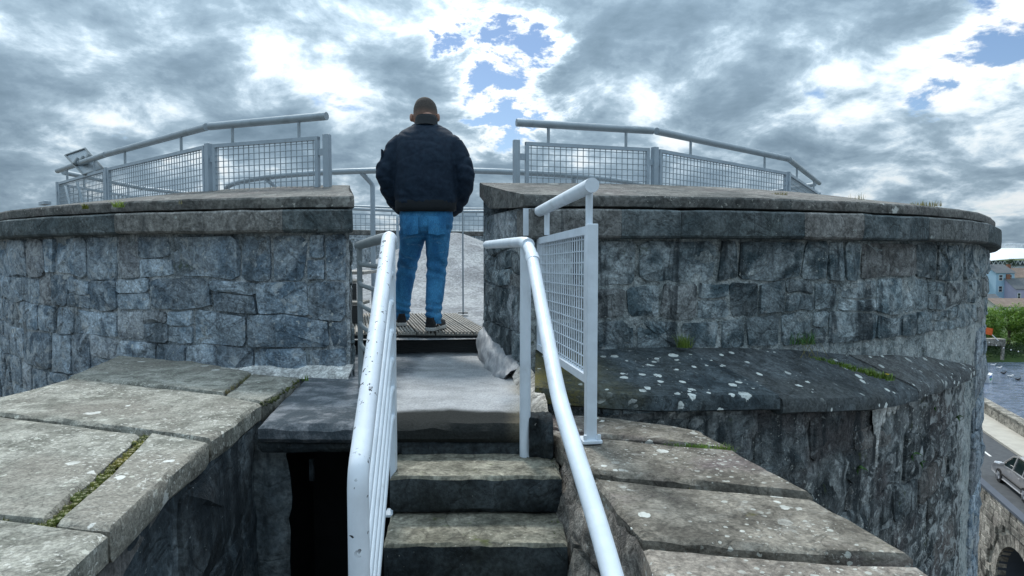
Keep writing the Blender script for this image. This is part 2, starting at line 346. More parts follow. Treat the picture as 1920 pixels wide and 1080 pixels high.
# landing: pale worn concrete, dark algae along the drip edge, blue-grey at the left, brownish at the right
def landing_mat():
    m_, nt, b = nodes('landing_concrete'); g = G(nt); sep = g.N('ShaderNodeSeparateXYZ'); g.L(g.pos, sep.inputs[0])
    n1 = g.noise(6, 8, .65); nf = g.noise(90, 3, .7); col = g.mix(g.ramp(n1, .35, .65), (.275, .287, .296), (.38, .395, .41))
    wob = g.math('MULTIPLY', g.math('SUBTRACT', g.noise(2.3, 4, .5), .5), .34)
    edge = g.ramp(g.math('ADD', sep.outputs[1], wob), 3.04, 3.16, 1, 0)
    side = g.ramp(g.math('ADD', sep.outputs[0], g.math('MULTIPLY', wob, .8)), -.05, .12)
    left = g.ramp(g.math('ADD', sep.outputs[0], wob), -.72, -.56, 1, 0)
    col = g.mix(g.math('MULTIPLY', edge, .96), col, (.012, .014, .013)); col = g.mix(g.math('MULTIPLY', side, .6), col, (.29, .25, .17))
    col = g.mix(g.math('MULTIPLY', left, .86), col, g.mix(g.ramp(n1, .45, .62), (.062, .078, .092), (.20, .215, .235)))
    col = g.gain(col, g.ramp(nf, .3, .7, .78, 1.2)); g.put(b.inputs['Base Color'], col)
    b.inputs['Roughness'].default_value = .95; b.inputs['Specular IOR Level'].default_value = .08; g.L(g.bump(g.math('ADD', n1, g.math('MULTIPLY', nf, .8)), .6, .008), b.inputs['Normal']); MATS['landing_concrete'] = m_
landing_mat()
paint('white_paint', (.66, .735, .81), .42, dirt=((.33, .36, .37), .56, .55), bump=.10)
paint('chipped_paint', (.70, .76, .83), .42, chips=((.028, .028, .032), 55, .645), dirt=((.40, .42, .42), .62, .4), bump=.10)
paint('galvanised', (.30, .355, .395), .45, metal=.25, dirt=((.20, .24, .26), .52, .6), bump=.08)
paint('dull_rail', (.17, .20, .215), .5, metal=.2, dirt=((.30, .33, .33), .58, .5), bump=.1)
paint('fence_paint', (.33, .40, .46), .45, metal=.1, dirt=((.24, .28, .31), .55, .5), bump=.08)
def deckmat():
    m_, nt, b = nodes('deck_timber'); g = G(nt); gr = g.noise(16, 6, .6, .3, k=(9, .5, 9)); col = g.mix(g.ramp(gr, .3, .7), (.15, .142, .125), (.34, .325, .295))
    oi = g.N('ShaderNodeObjectInfo'); col = g.gain(col, g.math('MULTIPLY_ADD', oi.outputs['Random'], .5, .75)); g.put(b.inputs['Base Color'], col)
    b.inputs['Roughness'].default_value = .8; g.L(g.bump(gr, .4, .004), b.inputs['Normal']); MATS['deck_timber'] = m_
deckmat()
plain('fascia_timber', (.030, .034, .036), (.055, .060, .062), .7, 30, k=(.4, 8, 8), bump=.4)
plain('lead_sheet', (.20, .215, .235), (.42, .435, .45), .55, 7, metal=.35, bump=.5, k=(4, 1, .5), bd=.01)
plain('room_shade', (.008, .010, .012), (.016, .019, .022), .9, 4, bump=0)
plain('door_dark', (.012, .014, .016), (.03, .03, .03), .6, 6)
plain('black_rubber', (.012, .012, .012), (.02, .02, .02), .8, 20)
# ================================================================== the setting: ground
def sheet(name, x0, x1, y0, y1, z, mat, label, n=1):
    b_ = MB(); b_.grid([[V(x0 + (x1 - x0) * i / n, y0 + (y1 - y0) * j / n, z) for i in range(n + 1)] for j in range(n + 1)])
    o = b_.build(name, mat); tag(o, label, None, kind='structure'); return o

# ================================================================== the round tower
TC = V(-.05, 9.8, 0); RB = 5.87; RI = 4.86
def pol(th, r, z):                                  # the drum is a little out of round on its west side
    t = (th + math.pi) % (2 * math.pi) - math.pi
    w = sstep(R(-2.3), R(-5.5), t) if t > R(-40) else 1 - sstep(R(-120), R(-175), t)
    return V(TC.x - .30 * w + (r + .10 * w) * math.sin(th), TC.y + .15 * w - (r + .10 * w) * math.cos(th), z)
def th_px(px, r, py=420):
    d = ray(px, py); k = d.x / d.y; best = None
    for i in range(-900, 801):
        th = R(i * .1); p = pol(th, r, 0); e = abs(p.x / p.y - k)
        if best is None or e < best[0]: best = (e, th)
    return best[1]
def thL(r, o=0.0): return R(-6.45 + (RB - r) / .93 * -4.3) + o / r      # the two sides of the passage through the parapet
def thR(r, o=0.0): return R(1.4 - (RB - r) / 1.07 * 3.4) + o / r
def zdrop(th): return -.095 * sstep(R(38), R(68), th) * (1 if th < R(120) else 0)

def rubble(u0, u1, v0, v1, w, h, seed):
    """irregular coursed rubble as polygons in wall coordinates"""
    q = random.Random(seed); out = []; v = v0; k = 0; lv = [v0]
    while v < v1 - .4 * h: v += h * q.uniform(.65, 1.5); lv.append(v)
    lv[-1] = v1
    def bk(k, u):
        if k == 0 or k == len(lv) - 1: return lv[k]
        return lv[k] + .30 * h * noise.noise(V(u * 1.7 / w * .35, k * 7.3, seed)) + .12 * h * noise.noise(V(u * 5, k * 3.1, seed + 4))
    for k in range(len(lv) - 1):
        u = u0 + q.uniform(-.5, 0) * w; hh = lv[k + 1] - lv[k]; sl0 = 0
        while u < u1:
            ww = w * q.choice((.45, .7, .8, 1, 1, 1.2, 1.5, 1.9)) * q.uniform(.85, 1.15); ur = min(u + ww, u1 + .02)
            if u1 - ur < .3 * w: ur = u1
            sl1 = q.uniform(-.12, .12) * hh if ur < u1 else 0; ul = max(u, u0)
            if ur - ul > .3 * w:
                def cell(f0, f1, a, b2):
                    def pt(s, t):                   # s along, t up in 0..1 of the sub-cell
                        tt = f0 + (f1 - f0) * t; uu = (a + sl0 * tt) * (1 - s) + (b2 + sl1 * tt) * s
                        return (uu, bk(k, uu) * (1 - tt) + bk(k + 1, uu) * tt)
                    c = .05 + q.uniform(0, .07)
                    P = [pt(c, 0), pt(.5, 0), pt(1 - c, 0), pt(1, c), pt(1, 1 - c), pt(1 - c, 1), pt(.5, 1), pt(c, 1), pt(0, 1 - c), pt(0, c)]
                    out.append(P)
                r_ = q.random()
                if hh > .95 * h and r_ < .30 and ww < 1.3 * w: s_ = q.uniform(.38, .62); cell(0, s_, ul, ur); cell(s_, 1, ul, ur)
                else: cell(0, 1, ul, ur)
            u = ur; sl0 = sl1
            if ur >= u1: break
    return out
def lay(polys, fmap, mat, parent, seed, gap=.007, proud=(.004, .022), jit=.012, keep=None, name='stone'):
    q = random.Random(seed); made = []
    for P in polys:
        cx = sum(p[0] for p in P) / len(P); cy = sum(p[1] for p in P) / len(P)
        if keep and not keep(cx, cy): continue
        ru = max(abs(p[0] - cx) for p in P); rv = max(abs(p[1] - cy) for p in P); n0 = q.uniform(*proud); gg = gap * q.uniform(.5, 1.5); su = max(.5, 1 - gg / ru); sv = max(.5, 1 - gg / rv)
        tl = q.uniform(-.010, .010), q.uniform(-.010, .010); rings = []; rel = min(.026, .16 * min(ru, rv))
        J = [(q.uniform(-1, 1) * jit * .6, q.uniform(-1, 1) * jit * .6) for _ in P]
        for s_, nn in ((1.0, -.03), (.985, n0), (.62, None)):
            ring = []
            for (pu, pv), (ju, jv) in zip(P, J):
                uu = cx + (pu - cx) * su * s_ + ju * s_; vv = cy + (pv - cy) * sv * s_ + jv * s_
                n_ = (nn + (q.uniform(-.005, .005) + .5 * (tl[0] * (uu - cx) + tl[1] * (vv - cy)) / .1 if nn > -.02 else 0)) if nn is not None else n0 + rel * q.uniform(-.35, 1.0) + (tl[0] * (uu - cx) + tl[1] * (vv - cy)) / .1
                ring.append(fmap(uu, vv, n_))
            rings.append(ring)
        c_ = fmap(cx, cy, n0 + rel * q.uniform(0, 1.0)); n = len(P)
        vv = rings[0] + rings[1] + rings[2] + [c_]; ff = []
        for j in (0, 1):
            for i in range(n): ff.append((j * n + i, j * n + (i + 1) % n, (j + 1) * n + (i + 1) % n, (j + 1) * n + i))
        for i in range(n): ff.append((2 * n + i, 2 * n + (i + 1) % n, 3 * n))
        o = build(name, vv, ff, mat, parent, origin=c_); autosmooth(o, 24); made.append(o)
    return made

tower = thing('stone_tower', (TC.x, TC.y, -16), 'round grey rubble stone tower with projecting flat coping and gap in its parapet', 'tower')
# --- mortar faces: dense where seen
def rough_n(p, a=.010): return a * fb(p, 9.0, 4) + a * 1.2 * fb(p, 2.3, 2)
def drum(t0, t1, nt_, zs, r, rough=True):
    rows = []
    for z in zs:
        row = []
        for i in range(nt_ + 1):
            th = t0 + (t1 - t0) * i / nt_; p = pol(th, r, z + (zdrop(th) * sstep(-.5, .1, z) if z > -.5 else 0))
            if rough: p = pol(th, r + rough_n(p), p.z)
            row.append(p)
        rows.append(row)
    return rows
def steps_(a, b, s_): n = max(1, round((b - a) / s_)); return [a + (b - a) * i / n for i in range(n + 1)]
b_ = MB(); b_.grid(drum(R(-62), thL(RB), 270, [-16, -8, -3, -1.6] + steps_(-1.4, .16, .021), RB))
wl = b_.build('parapet_wall', MATS['mortar'], tower, True); tag(wl, 'parapet masonry left of the passage, grey and weathered')
b_ = MB(); b_.grid(drum(thR(RB), R(86), 330, [-16, -8, -4.2] + steps_(-3.3, .135, .025), RB))
wr = b_.build('parapet_wall', MATS['dark_mortar'], tower, True); tag(wr, 'parapet masonry right of the passage, darker with pale mortar')
b_ = MB(); b_.grid(drum(R(86), R(298), 90, [-16, -8, 0, .14], RB, False)); b_.grid([[pol(R(-2 + 4 * i), RI, z) for i in range(0, 88)] for z in (.45, -.9)])
b_.build('rear_wall', MATS['mortar'], tower, True)
# passage cheeks
def cheek(side, s, z):                              # s 0 outer .. 1 inner
    r = RB + (4.84 - RB) * s; return pol((thR if side > 0 else thL)(r), r, z)
for sd_ in (-1, 1):
    rows = []
    for z in steps_(-1.0, .30, .022):
        row = []
        for i in range(51):
            p = cheek(sd_, i / 50, z); f_ = rough_n(p, .014) * (1 if 0 < i < 50 else 0); row.append(p + V(-.96 * sd_, -.24 * sd_, 0) * f_)
        rows.append(row)
    ck = MB().grid(rows).build('passage_cheek', MATS['mortar'], tower, True)
    nrm = V(-.96, -.27, 0) if sd_ > 0 else V(.96, .25, 0)
    lay(rubble(.02, 1.02, -.98, .10, .30, .20, 31 + sd_), lambda u, v, n, s=sd_, nr=nrm: cheek(s, min(1, u / 1.04), v) + nr * n, MATS['dark_stone'], ck, 5, proud=(.005, .03), jit=.016)
# --- rubble stones
lay(rubble(R(-58) * RB, thL(RB) * RB - .012, -1.30, .14, .30, .20, 11), lambda u, v, n: pol(u / RB, RB + n, v), MATS['wall_stone'], wl, 1, keep=lambda u, v: v > -.86 or u < -1.55)
lay(rubble(thR(RB) * RB + .012, R(82) * RB, -.60, .105, .32, .185, 12), lambda u, v, n: pol(u / RB, RB + n, v + zdrop(u / RB) * sstep(-.5, .1, v)), MATS['dark_stone'], wr, 2, gap=.011)
# --- cornice and coping courses
def arc_block(name, t0, t1, prof, mat, parent, shear0=None, shear1=None, jit=.004, step=R(1.1), mate=None):
    n = max(2, int(abs(t1 - t0) / step)); rings = []
    for i in range(n + 1):
        f = i / n; ring = []
        for (r, z) in prof:
            a = shear0(r) if shear0 else t0; b2 = shear1(r) if shear1 else t1
            th = a + (b2 - a) * f; p = pol(th, r, z + zdrop(th)); e = jit * (1.8 if i in (0, n) else 1)
            g_ = fb((p.x * 6, p.y * 6, p.z * 6 + 3), 1.0, 4); p = pol(th, r + e * g_ * 1.5, p.z + e * fb(p, 5, 3)); ring.append(p)
        rings.append(ring)
    o = MB().sweep(rings).build(name, mat, parent, origin=pol((t0 + t1) / 2, prof[0][0], prof[0][1])); autosmooth(o, 30); return o
def corn_prof(zb, zt): return [(5.72, zb), (5.955, zb), (5.975, zb + .006), (5.985, zb + .018), (5.986, (zb + zt) / 2), (5.984, zt - .014), (5.97, zt - .002), (5.72, zt + .001)]
CAPP = [(5.80, .297), (5.915, .297), (5.928, .302), (5.932, .325), (5.931, .356), (5.922, .368), (5.88, .376), (5.6, .428), (5.3, .480), (5.0, .535), (4.87, .56), (4.855, .55), (4.855, .46), (5.2, .34)]
def course(name, pxs, r, prof, mat, end, lo=None):
    ths = [th_px(p, r) if p < 1900 else R(p - 1900) for p in pxs]; return ths
gp = .0011
cl = [R(-75), R(-62), R(-54)] + [th_px(p, 5.985) for p in (2, 58, 101, 160, 214, 381, 528)]
for i, t in enumerate(cl):
    last = i == len(cl) - 1
    arc_block('cornice_block', t + gp / 6, (cl[i + 1] - gp / 6) if not last else thL(5.985, .012), corn_prof(.146 + rnd.uniform(-.003, .003), .287), MATS['cornice_stone'], tower, shear1=(lambda r: thL(r, .012)) if last else None)
cr_ = [th_px(p, 5.985) for p in (1165, 1276, 1415, 1510, 1620, 1743, 1855)] + [R(74), R(88)]
for i in range(len(cr_)):
    t0 = thR(5.985, -.012) if i == 0 else cr_[i - 1] + gp / 6
    arc_block('cornice_block', t0, cr_[i] - gp / 6, corn_prof(.108 + rnd.uniform(-.003, .003), .284), MATS['cornice_stone'], tower, shear0=(lambda r: thR(r, -.012)) if i == 0 else None)
kl = [R(-75), R(-58)] + [th_px(p, 5.93) for p in (119, 381)]
for i, t in enumerate(kl):
    last = i == len(kl) - 1
    arc_block('coping_slab', t + gp / 6, (kl[i + 1] - gp / 6) if not last else thL(5.93, .03), CAPP, MATS['coping_stone'], tower, shear1=(lambda r: thL(r, .03)) if last else None)
kr = [th_px(p, 5.93) for p in (1242, 1483, 1778)] + [R(72), R(88)]
for i in range(len(kr)):
    t0 = thR(5.93, -.045) if i == 0 else kr[i - 1] + gp / 6
    arc_block('coping_slab', t0, kr[i] - gp / 6, CAPP, MATS['coping_stone'], tower, shear0=(lambda r: thR(r, -.045)) if i == 0 else None)
for k in range(14):
    a, b2 = R(88) + R(197) * k / 14, R(88) + R(197) * (k + 1) / 14
    arc_block('coping_slab', a + gp / 6, b2 - gp / 6, CAPP, MATS['coping_stone'], tower, step=R(3)); arc_block('cornice_block', a + gp / 6, b2 - gp / 6, corn_prof(.13, .285), MATS['cornice_stone'], tower, step=R(3))

# --- lower projecting base right of the stairs, with its sloping ledge
LF = catmull([(.12, 3.28, -.69), (.64, 3.24, -.722), (1.36, 3.40, -.757), (1.90, 3.70, -.82), (2.41, 4.08, -.885), (3.07, 4.60, -.912), (3.90, 5.38, -.945)], 14)
LB = catmull([(.15, 4.0, -.575), (.62, 4.02, -.566), (1.15, 4.09, -.566), (1.75, 4.26, -.585), (2.30, 4.49, -.630), (3.10, 4.88, -.735), (3.93, 5.45, -.935)], 14)
NL = len(LF) - 1
def lf(t):
    t = max(0, min(NL - 1e-6, t)); i = int(t); f = t - i; return LF[i].lerp(LF[i + 1], f), LB[i].lerp(LB[i + 1], f)
def lnrm(t):
    a, b2 = lf(max(0, t - .6))[0], lf(min(NL, t + .6))[0]; d = b2 - a; return V(d.y, -d.x, 0).normalized()
# arc length table of the base wall
LS = [0]
for i in range(NL): LS.append(LS[-1] + (LF[i + 1] - LF[i]).length)
def t_of(s_):
    for i in range(NL):
        if s_ <= LS[i + 1]: return i + (s_ - LS[i]) / (LS[i + 1] - LS[i])
    return NL - 1e-6
def base_map(u, v, n):
    t = t_of(max(0, u)); f = lf(t)[0]; return V(f.x, f.y, 0) - lnrm(t) * .045 + lnrm(t) * n + V(0, 0, v)
rows = []
for z in [-16, -8, -4.5] + steps_(-3.6, -.62, .026):
    row = [V(.16, 4.1, z), V(.13, 3.6, z)]
    for i in range(230):
        u = LS[-1] * i / 229; p = base_map(u, 0, 0); zt = min(z, lf(t_of(u))[0].z - .02); p.z = zt; row.append(p + lnrm(t_of(u)) * (rough_n(p, .014)))
    rows.append(row)
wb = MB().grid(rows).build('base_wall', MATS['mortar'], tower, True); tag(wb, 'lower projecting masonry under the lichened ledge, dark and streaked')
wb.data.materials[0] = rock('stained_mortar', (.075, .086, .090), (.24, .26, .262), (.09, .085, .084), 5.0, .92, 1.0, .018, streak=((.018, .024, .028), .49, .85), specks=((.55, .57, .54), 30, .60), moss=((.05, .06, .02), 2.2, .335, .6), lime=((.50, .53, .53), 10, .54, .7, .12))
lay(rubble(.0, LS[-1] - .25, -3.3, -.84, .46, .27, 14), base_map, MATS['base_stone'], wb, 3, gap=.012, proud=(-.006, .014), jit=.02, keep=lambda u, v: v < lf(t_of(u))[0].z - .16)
lay(rubble(R(45) * RB, R(80) * RB, -3.2, -.66, .34, .25, 15), lambda u, v, n: pol(u / RB, RB + n, v), MATS['wall_stone'], wr, 4, gap=.012, keep=lambda u, v: u / RB > R(41) + (v + .6) * -.02 and not (v > -.62))
# calcite run on the base wall
def calcite():
    u0 = next(s for s in [LS[-1] * i / 400 for i in range(401)] if base_map(s, 0, 0).x / base_map(s, 0, 0).y > (1652 - 960) / 1200)
    q = random.Random(4); b3 = MB(); top = lf(t_of(u0))[0].z - .055
    for (du, w0, l0) in ((-.02, .075, .24), (.045, .05, .17), (-.075, .03, .20), (.13, .04, .12), (.20, .05, .11), (.27, .02, .09), (-.035, .010, .42)):
        rows = []
        for j in range(11):
            f = j / 10; w = w0 * (1 - f ** 2.2) + .003; row = []
            for i in range(7):
                s_ = -1 + 2 * i / 6; u = u0 + du + s_ * w + .018 * fb((f * 3, du * 9, 1), 1, 3); row.append(base_map(u, top - l0 * f + .01 * fb((s_, f * 4, du), 2, 3), .014 + .022 * (1 - s_ * s_) * (1 - f * .6) + .006 * fb((u * 20, f * 9, 0), 1, 3)))
            rows.append(row)
        b3.grid(rows)
    o = b3.build('calcite_run', MATS['white_render'], tower, True); tag(o, 'white lime run dripping down the dark base masonry')
calcite()
def ledge_slab(fa, fb_, ba, bb_, dz):
    rings = []; n = 26
    for i in range(n + 1):
        f = i / n; tf = fa + (fb_ - fa) * f; tb = ba + (bb_ - ba) * f; F = lf(tf)[0]; B = lf(tb)[1]; nr = lnrm(tf)
        e = .018 * fb((F.x * 4, F.y * 4, dz * 50), 1, 4); F = F + nr * (.035 + e) + V(0, 0, dz); B = B + V(0, .03, dz * .4)
        ring = [F + V(0, 0, -.085 + .012 * fb((F.x * 7, 2, 2), 1, 3)) - nr * .04, F + V(0, 0, -.07) + nr * (.004 * fb((F.x * 9, 5, 1), 1, 3)), F + V(0, 0, -.02), F + V(0, 0, .004) - nr * .012]
        for k in range(1, 9): ring.append(F.lerp(B, k / 8) + V(0, 0, .006 * fb((F.lerp(B, k / 8)) * 5, 1, 3) + (.004 if k < 8 else 0)))
        ring.append(B + V(0, 0, -.12)); rings.append(ring)
    o = MB().sweep(rings).build('ledge_slab', MATS['ledge_stone'], tower, origin=lf(fa)[0]); autosmooth(o, 35); return o
ledge_slab(0, 29.5, 0, 25.5, .012); ledge_slab(29.8, 63.0, 25.8, 54.0, -.006); ledge_slab(63.3, NL - .2, 54.3, NL - .1, .004)
b3 = MB(); rows = []                                 # packed stones under the ledge beside the stair
lay(rubble(.02, 1.15, -.83, -.765, .22, .08, 77), base_map, MATS['dark_stone'], wb, 9, proud=(-.01, .01))
# ================================================================== flagged wall tops, pit, stair and landing
def slab(name, poly, z, thick, mat, parent, jit=.008, cham=.012, origin=None, seg=.055, und=.003, seed=1.0, mats=None):
    poly = [Vector((p[0], p[1], 0)) for p in poly]; n0 = len(poly); pts = []
    for i in range(n0):
        a, b2 = poly[i], poly[(i + 1) % n0]; k = max(1, int((b2 - a).length / seg))
        for j in range(k): pts.append(a.lerp(b2, j / k))
    c = sum(pts, V(0, 0, 0)) / len(pts); n = len(pts); out = []
    for p in pts:
        d = (p - c).normalized(); out.append(p + d * (jit * (fb((p.x * 7, p.y * 7, seed), 1, 4) + .7 * fb((p.x * 25, p.y * 25, seed), 1, 2)))); 
    rings = [[p - (p - c).normalized() * .02 + V(0, 0, z - thick) for p in out],
             [p + V(0, 0, z - thick + .02) for p in out],
             [p + (p - c).normalized() * jit * .4 * fb((p.x * 11, p.y * 11, seed + 5), 1, 3) + V(0, 0, z - thick * .5) for p in out],
             [p + V(0, 0, z - cham * (1 + .6 * fb((p.x * 9, p.y * 9, seed + 2), 1, 3))) for p in out]]
    for s_, dz in ((None, 0), (.86, 0), (.6, 0), (.3, 0)):
        ring = []
        for p in out:
            q_ = p - (p - c).normalized() * cham * 1.3 if s_ is None else c + (p - c) * s_
            ring.append(q_ + V(0, 0, z + und * fb((q_.x * 4, q_.y * 4, seed), 1, 3)))
        rings.append(ring)
    b4 = MB(); b4.sweep(rings, caps=False); k = len(b4.v); b4.v.append(c + V(0, 0, z)); base = (len(rings) - 1) * n
    for i in range(n): b4.f.append((base + i, base + (i + 1) % n, k))
    b4.f.append(list(range(n))[::-1])
    o = b4.build(name, mats or mat, parent, origin=origin or (c + V(0, 0, z - thick))); autosmooth(o, 40)
    if mats:
        for f in o.data.polygons:
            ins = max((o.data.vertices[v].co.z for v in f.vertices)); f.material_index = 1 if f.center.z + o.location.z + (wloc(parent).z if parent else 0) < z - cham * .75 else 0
    return o
ZL, ZR = -.70, -.80
def pl(px, py): return onz(px, py, ZL)
def pr(px, py): return onz(px, py, ZR)
wallL = thing('curtain_wall', (-1.8, 1.2, -16), 'flagstone-topped wall at left above the dark doorway pit', 'wall')
FL = [
 [pl(250, 655), pl(470, 697), pl(419, 736), pl(130, 705)],
 [pl(474, 698), pl(562, 706), pl(520, 735), pl(491, 752), pl(424, 737)],
 [pl(134, 710), pl(420, 741), pl(487, 756), pl(440, 795), pl(395, 823), pl(268, 806), pl(0, 775), V(-2.55, 2.95, 0), V(-2.53, 3.2, 0)],
 [V(-2.55, 2.92, 0), pl(0, 779), pl(262, 811), pl(82, 972), pl(0, 965), V(-1.6, 1.73, 0), V(-2.5, 1.86, 0)],
 [pl(286, 814), pl(393, 828), pl(300, 908), pl(206, 992), pl(106, 983)],
 [V(-2.5, 1.83, 0), pl(0, 972), pl(102, 987), pl(202, 998), pl(110, 1085), V(-.985, 1.0, 0), V(-2.45, 1.05, 0)],
 [V(-2.45, 1.03, 0), V(-.983, .98, 0), V(-.95, -.2, 0), V(-2.4, -.2, 0)]]
for i, P in enumerate(FL):
    slab('coping_flag', P, ZL + (0, -.006, .002, -.004, .004, 0, .002)[i], .10, MATS['flag_stone'], wallL, jit=.007, seed=i * 3.7 + 1, und=.004)
EDGE = catmull([(-1.27, 3.78, 0), (-1.17, 2.9, 0), (-1.13, 2.4, 0), (-1.035, 1.62, 0), (-1.0, 1.38, 0), (-.96, .4, 0), (-.94, -.6, 0)], 12)
def edge_x(y):
    for a, b2 in zip(EDGE, EDGE[1:]):
        if b2.y <= y <= a.y: return a.x + (b2.x - a.x) * (y - a.y) / (b2.y - a.y)
    return EDGE[-1].x if y < 0 else EDGE[0].x
def pit_map(u, v, n): return V(edge_x(u) - .03 + .02 * sstep(-.8, -2.2, v) + n, u, v)
rows = []
for z in [-16, -6] + steps_(-3.4, -.79, .03):
    rows.append([pit_map(y, z, 0) + V(rough_n((1, y, z), .009), 0, 0) for y in steps_(-.6, 3.05, .03)])
b_ = MB().grid(rows); pf = b_.build('pit_face', MATS['pit_wall'], wallL, True); tag(pf, 'blue-black stone face falling into the doorway pit')
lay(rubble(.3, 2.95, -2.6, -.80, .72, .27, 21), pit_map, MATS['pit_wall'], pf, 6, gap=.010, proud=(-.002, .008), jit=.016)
b_ = MB(); ys = steps_(-.6, 3.9, .15)                # bed of the flags and outer face
b_.grid([[V(-2.49, y, -16) for y in ys], [V(-2.49, y, -.775) for y in ys], [V(edge_x(y) - .035, y, -.775) for y in ys]])
b_.build('wall_bed', MATS['riser_stone'], wallL)
# door pit: jamb, dark room behind, floor
room = thing('doorway', (-.8, 2.95, -3.0), 'dark doorway under the landing with pale rough jamb', 'doorway')
jr = []
for z in steps_(-3.0, -.83, .05):
    xe = -1.045 + .03 * fb((3, z * 5, 0), 1, 4) + .02 * sstep(-1.4, -2.4, z); jr.append([V(-1.22, 2.95 + .01 * fb((1, z * 4, 2), 1, 3), z), V(-1.13, 2.94 + .012 * fb((4, z * 6, 2), 1, 3), z), V(xe, 2.955, z), V(xe - .16, 3.25, z)])
MB().grid(jr).build('jamb', rock('jamb_concrete', (.075, .095, .108), (.155, .18, .19), (.05, .06, .07), 4.0, .9, .7, .012, streak=((.03, .04, .048), .52, .7)), room, True)  # dark blue-grey concrete, streaked darker downwards
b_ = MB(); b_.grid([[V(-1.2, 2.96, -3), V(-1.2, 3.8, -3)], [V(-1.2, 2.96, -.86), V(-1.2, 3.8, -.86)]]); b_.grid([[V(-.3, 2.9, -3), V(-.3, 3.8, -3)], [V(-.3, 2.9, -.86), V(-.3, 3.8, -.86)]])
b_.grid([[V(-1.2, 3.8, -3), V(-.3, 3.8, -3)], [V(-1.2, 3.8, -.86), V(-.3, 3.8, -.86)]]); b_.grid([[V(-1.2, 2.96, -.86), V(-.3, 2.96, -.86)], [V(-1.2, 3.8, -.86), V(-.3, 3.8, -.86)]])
b_.build('dark_recess', MATS['room_shade'], room)  # near-black colour stands in for the deep shade inside the doorway
b_ = MB(); b_.box((-.985, 3.10, -1.05), (.022, .02, .11), bev=.003); b_.build('wall_switch', MATS['pit_wall'], room)
b_ = MB(); b_.grid([[V(-1.3, -.6, -3), V(-.2, -.6, -3)], [V(-1.3, 3.8, -3), V(-.2, 3.8, -3)]]); o = b_.build('pit_floor', MATS['pit_wall']); tag(o, kind='structure')
# landing
land = thing('landing', (-.5, 3.9, -.9), 'pale worn concrete landing between the steps and the timber deck', 'landing')
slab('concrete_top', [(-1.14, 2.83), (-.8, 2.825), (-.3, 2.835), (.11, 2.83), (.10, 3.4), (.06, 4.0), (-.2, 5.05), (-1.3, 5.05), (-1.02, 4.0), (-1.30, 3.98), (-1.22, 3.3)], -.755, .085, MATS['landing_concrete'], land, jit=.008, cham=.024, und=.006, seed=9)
slab('lintel', [(-1.15, 2.86), (-.47, 2.855), (-.47, 3.1), (-1.15, 3.1)], -.842, .05, MATS['riser_stone'], land, jit=.014, seed=12)
slab('riser_block', [(-.495, 2.845), (.13, 2.845), (.14, 3.1), (-.495, 3.1)], -.841, .11, MATS['riser_stone'], land, jit=.010, seed=14)
# stair
stair = thing('stone_steps', (-.15, 2.0, -1.7), 'worn stone steps with pale treads and dark mossy risers', 'steps')
def sx(y): return -.495 + .105 * (2.55 - y)
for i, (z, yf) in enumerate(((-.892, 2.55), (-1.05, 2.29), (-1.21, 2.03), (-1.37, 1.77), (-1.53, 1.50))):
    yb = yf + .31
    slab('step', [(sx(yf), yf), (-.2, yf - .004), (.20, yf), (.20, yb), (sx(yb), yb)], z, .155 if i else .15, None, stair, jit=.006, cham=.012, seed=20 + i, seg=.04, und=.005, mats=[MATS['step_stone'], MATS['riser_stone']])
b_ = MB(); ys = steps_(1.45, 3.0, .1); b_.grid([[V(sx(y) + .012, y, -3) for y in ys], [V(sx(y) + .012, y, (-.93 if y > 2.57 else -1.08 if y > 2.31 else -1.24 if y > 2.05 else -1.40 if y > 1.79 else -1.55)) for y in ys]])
b_.build('stair_side', MATS['pit_wall'], stair)
b_ = MB(); b_.grid([[V(-.9, -2, -1.69), V(.5, -2, -1.69)], [V(-.45, 1.53, -1.69), V(.2, 1.53, -1.69)]]); o = b_.build('wall_walk', MATS['step_stone']); tag(o, kind='structure')
# wall right of the stair
wallR = thing('curtain_wall', (.7, 1.2, -16), 'low stone wall right of the steps topped with lichen-spotted flags', 'wall')
FR = [
 [pr(1024, 776), pr(1100, 777), pr(1160, 783), pr(1250, 794), pr(1312, 806), pr(1378, 839), pr(1238, 823), pr(1118, 812), pr(1050, 804), pr(1016, 795)],
 [pr(1016, 803), pr(1118, 821), pr(1238, 832), pr(1380, 846), pr(1415, 866), pr(1524, 926), pr(1360, 909), pr(1230, 897), pr(1108, 883), pr(1080, 850)],
 [pr(1114, 900), pr(1230, 911), pr(1360, 922), pr(1526, 938), pr(1600, 978), pr(1716, 1045), pr(1460, 1032), pr(1200, 1008), pr(1160, 960)],
 [pr(1207, 1026), pr(1460, 1048), pr(1722, 1060), V(1.10, 1.0, 0), V(.46, 1.0, 0), pr(1232, 1080)],
 [V(.47, .98, 0), V(1.10, .98, 0), V(1.15, -.4, 0), V(.55, -.4, 0)]]
for i, P in enumerate(FR):
    slab('coping_flag', P, ZR + (-.004, .002, .004, .0, 0)[i], (.10, .12, .12, .14, .14)[i], MATS['lichen_flag'], wallR, jit=.010, seed=i * 5.1 + 40, und=.004, cham=.014)
TOP = catmull([(.20, 3.2, 0), (.165, 2.95, 0), (.20, 2.75, 0), (.26, 2.45, 0), (.30, 2.2, 0), (.345, 1.85, 0), (.42, 1.4, 0), (.50, .6, 0)], 10)
def top_x(y):
    for a, b2 in zip(TOP, TOP[1:]):
        if b2.y <= y <= a.y: return a.x + (b2.x - a.x) * (y - a.y) / (b2.y - a.y)
    return TOP[-1].x if y < 1 else TOP[0].x
def side_map(u, v, n):
    f = min(1, max(0, (v + 1.75) / .95)); xb = .135 + .02 * (2.6 - u) * .5; x = xb + (top_x(u) + .012 - xb) * f ** 1.5; return V(x - n * .95, u, v + n * .25)
rows = []
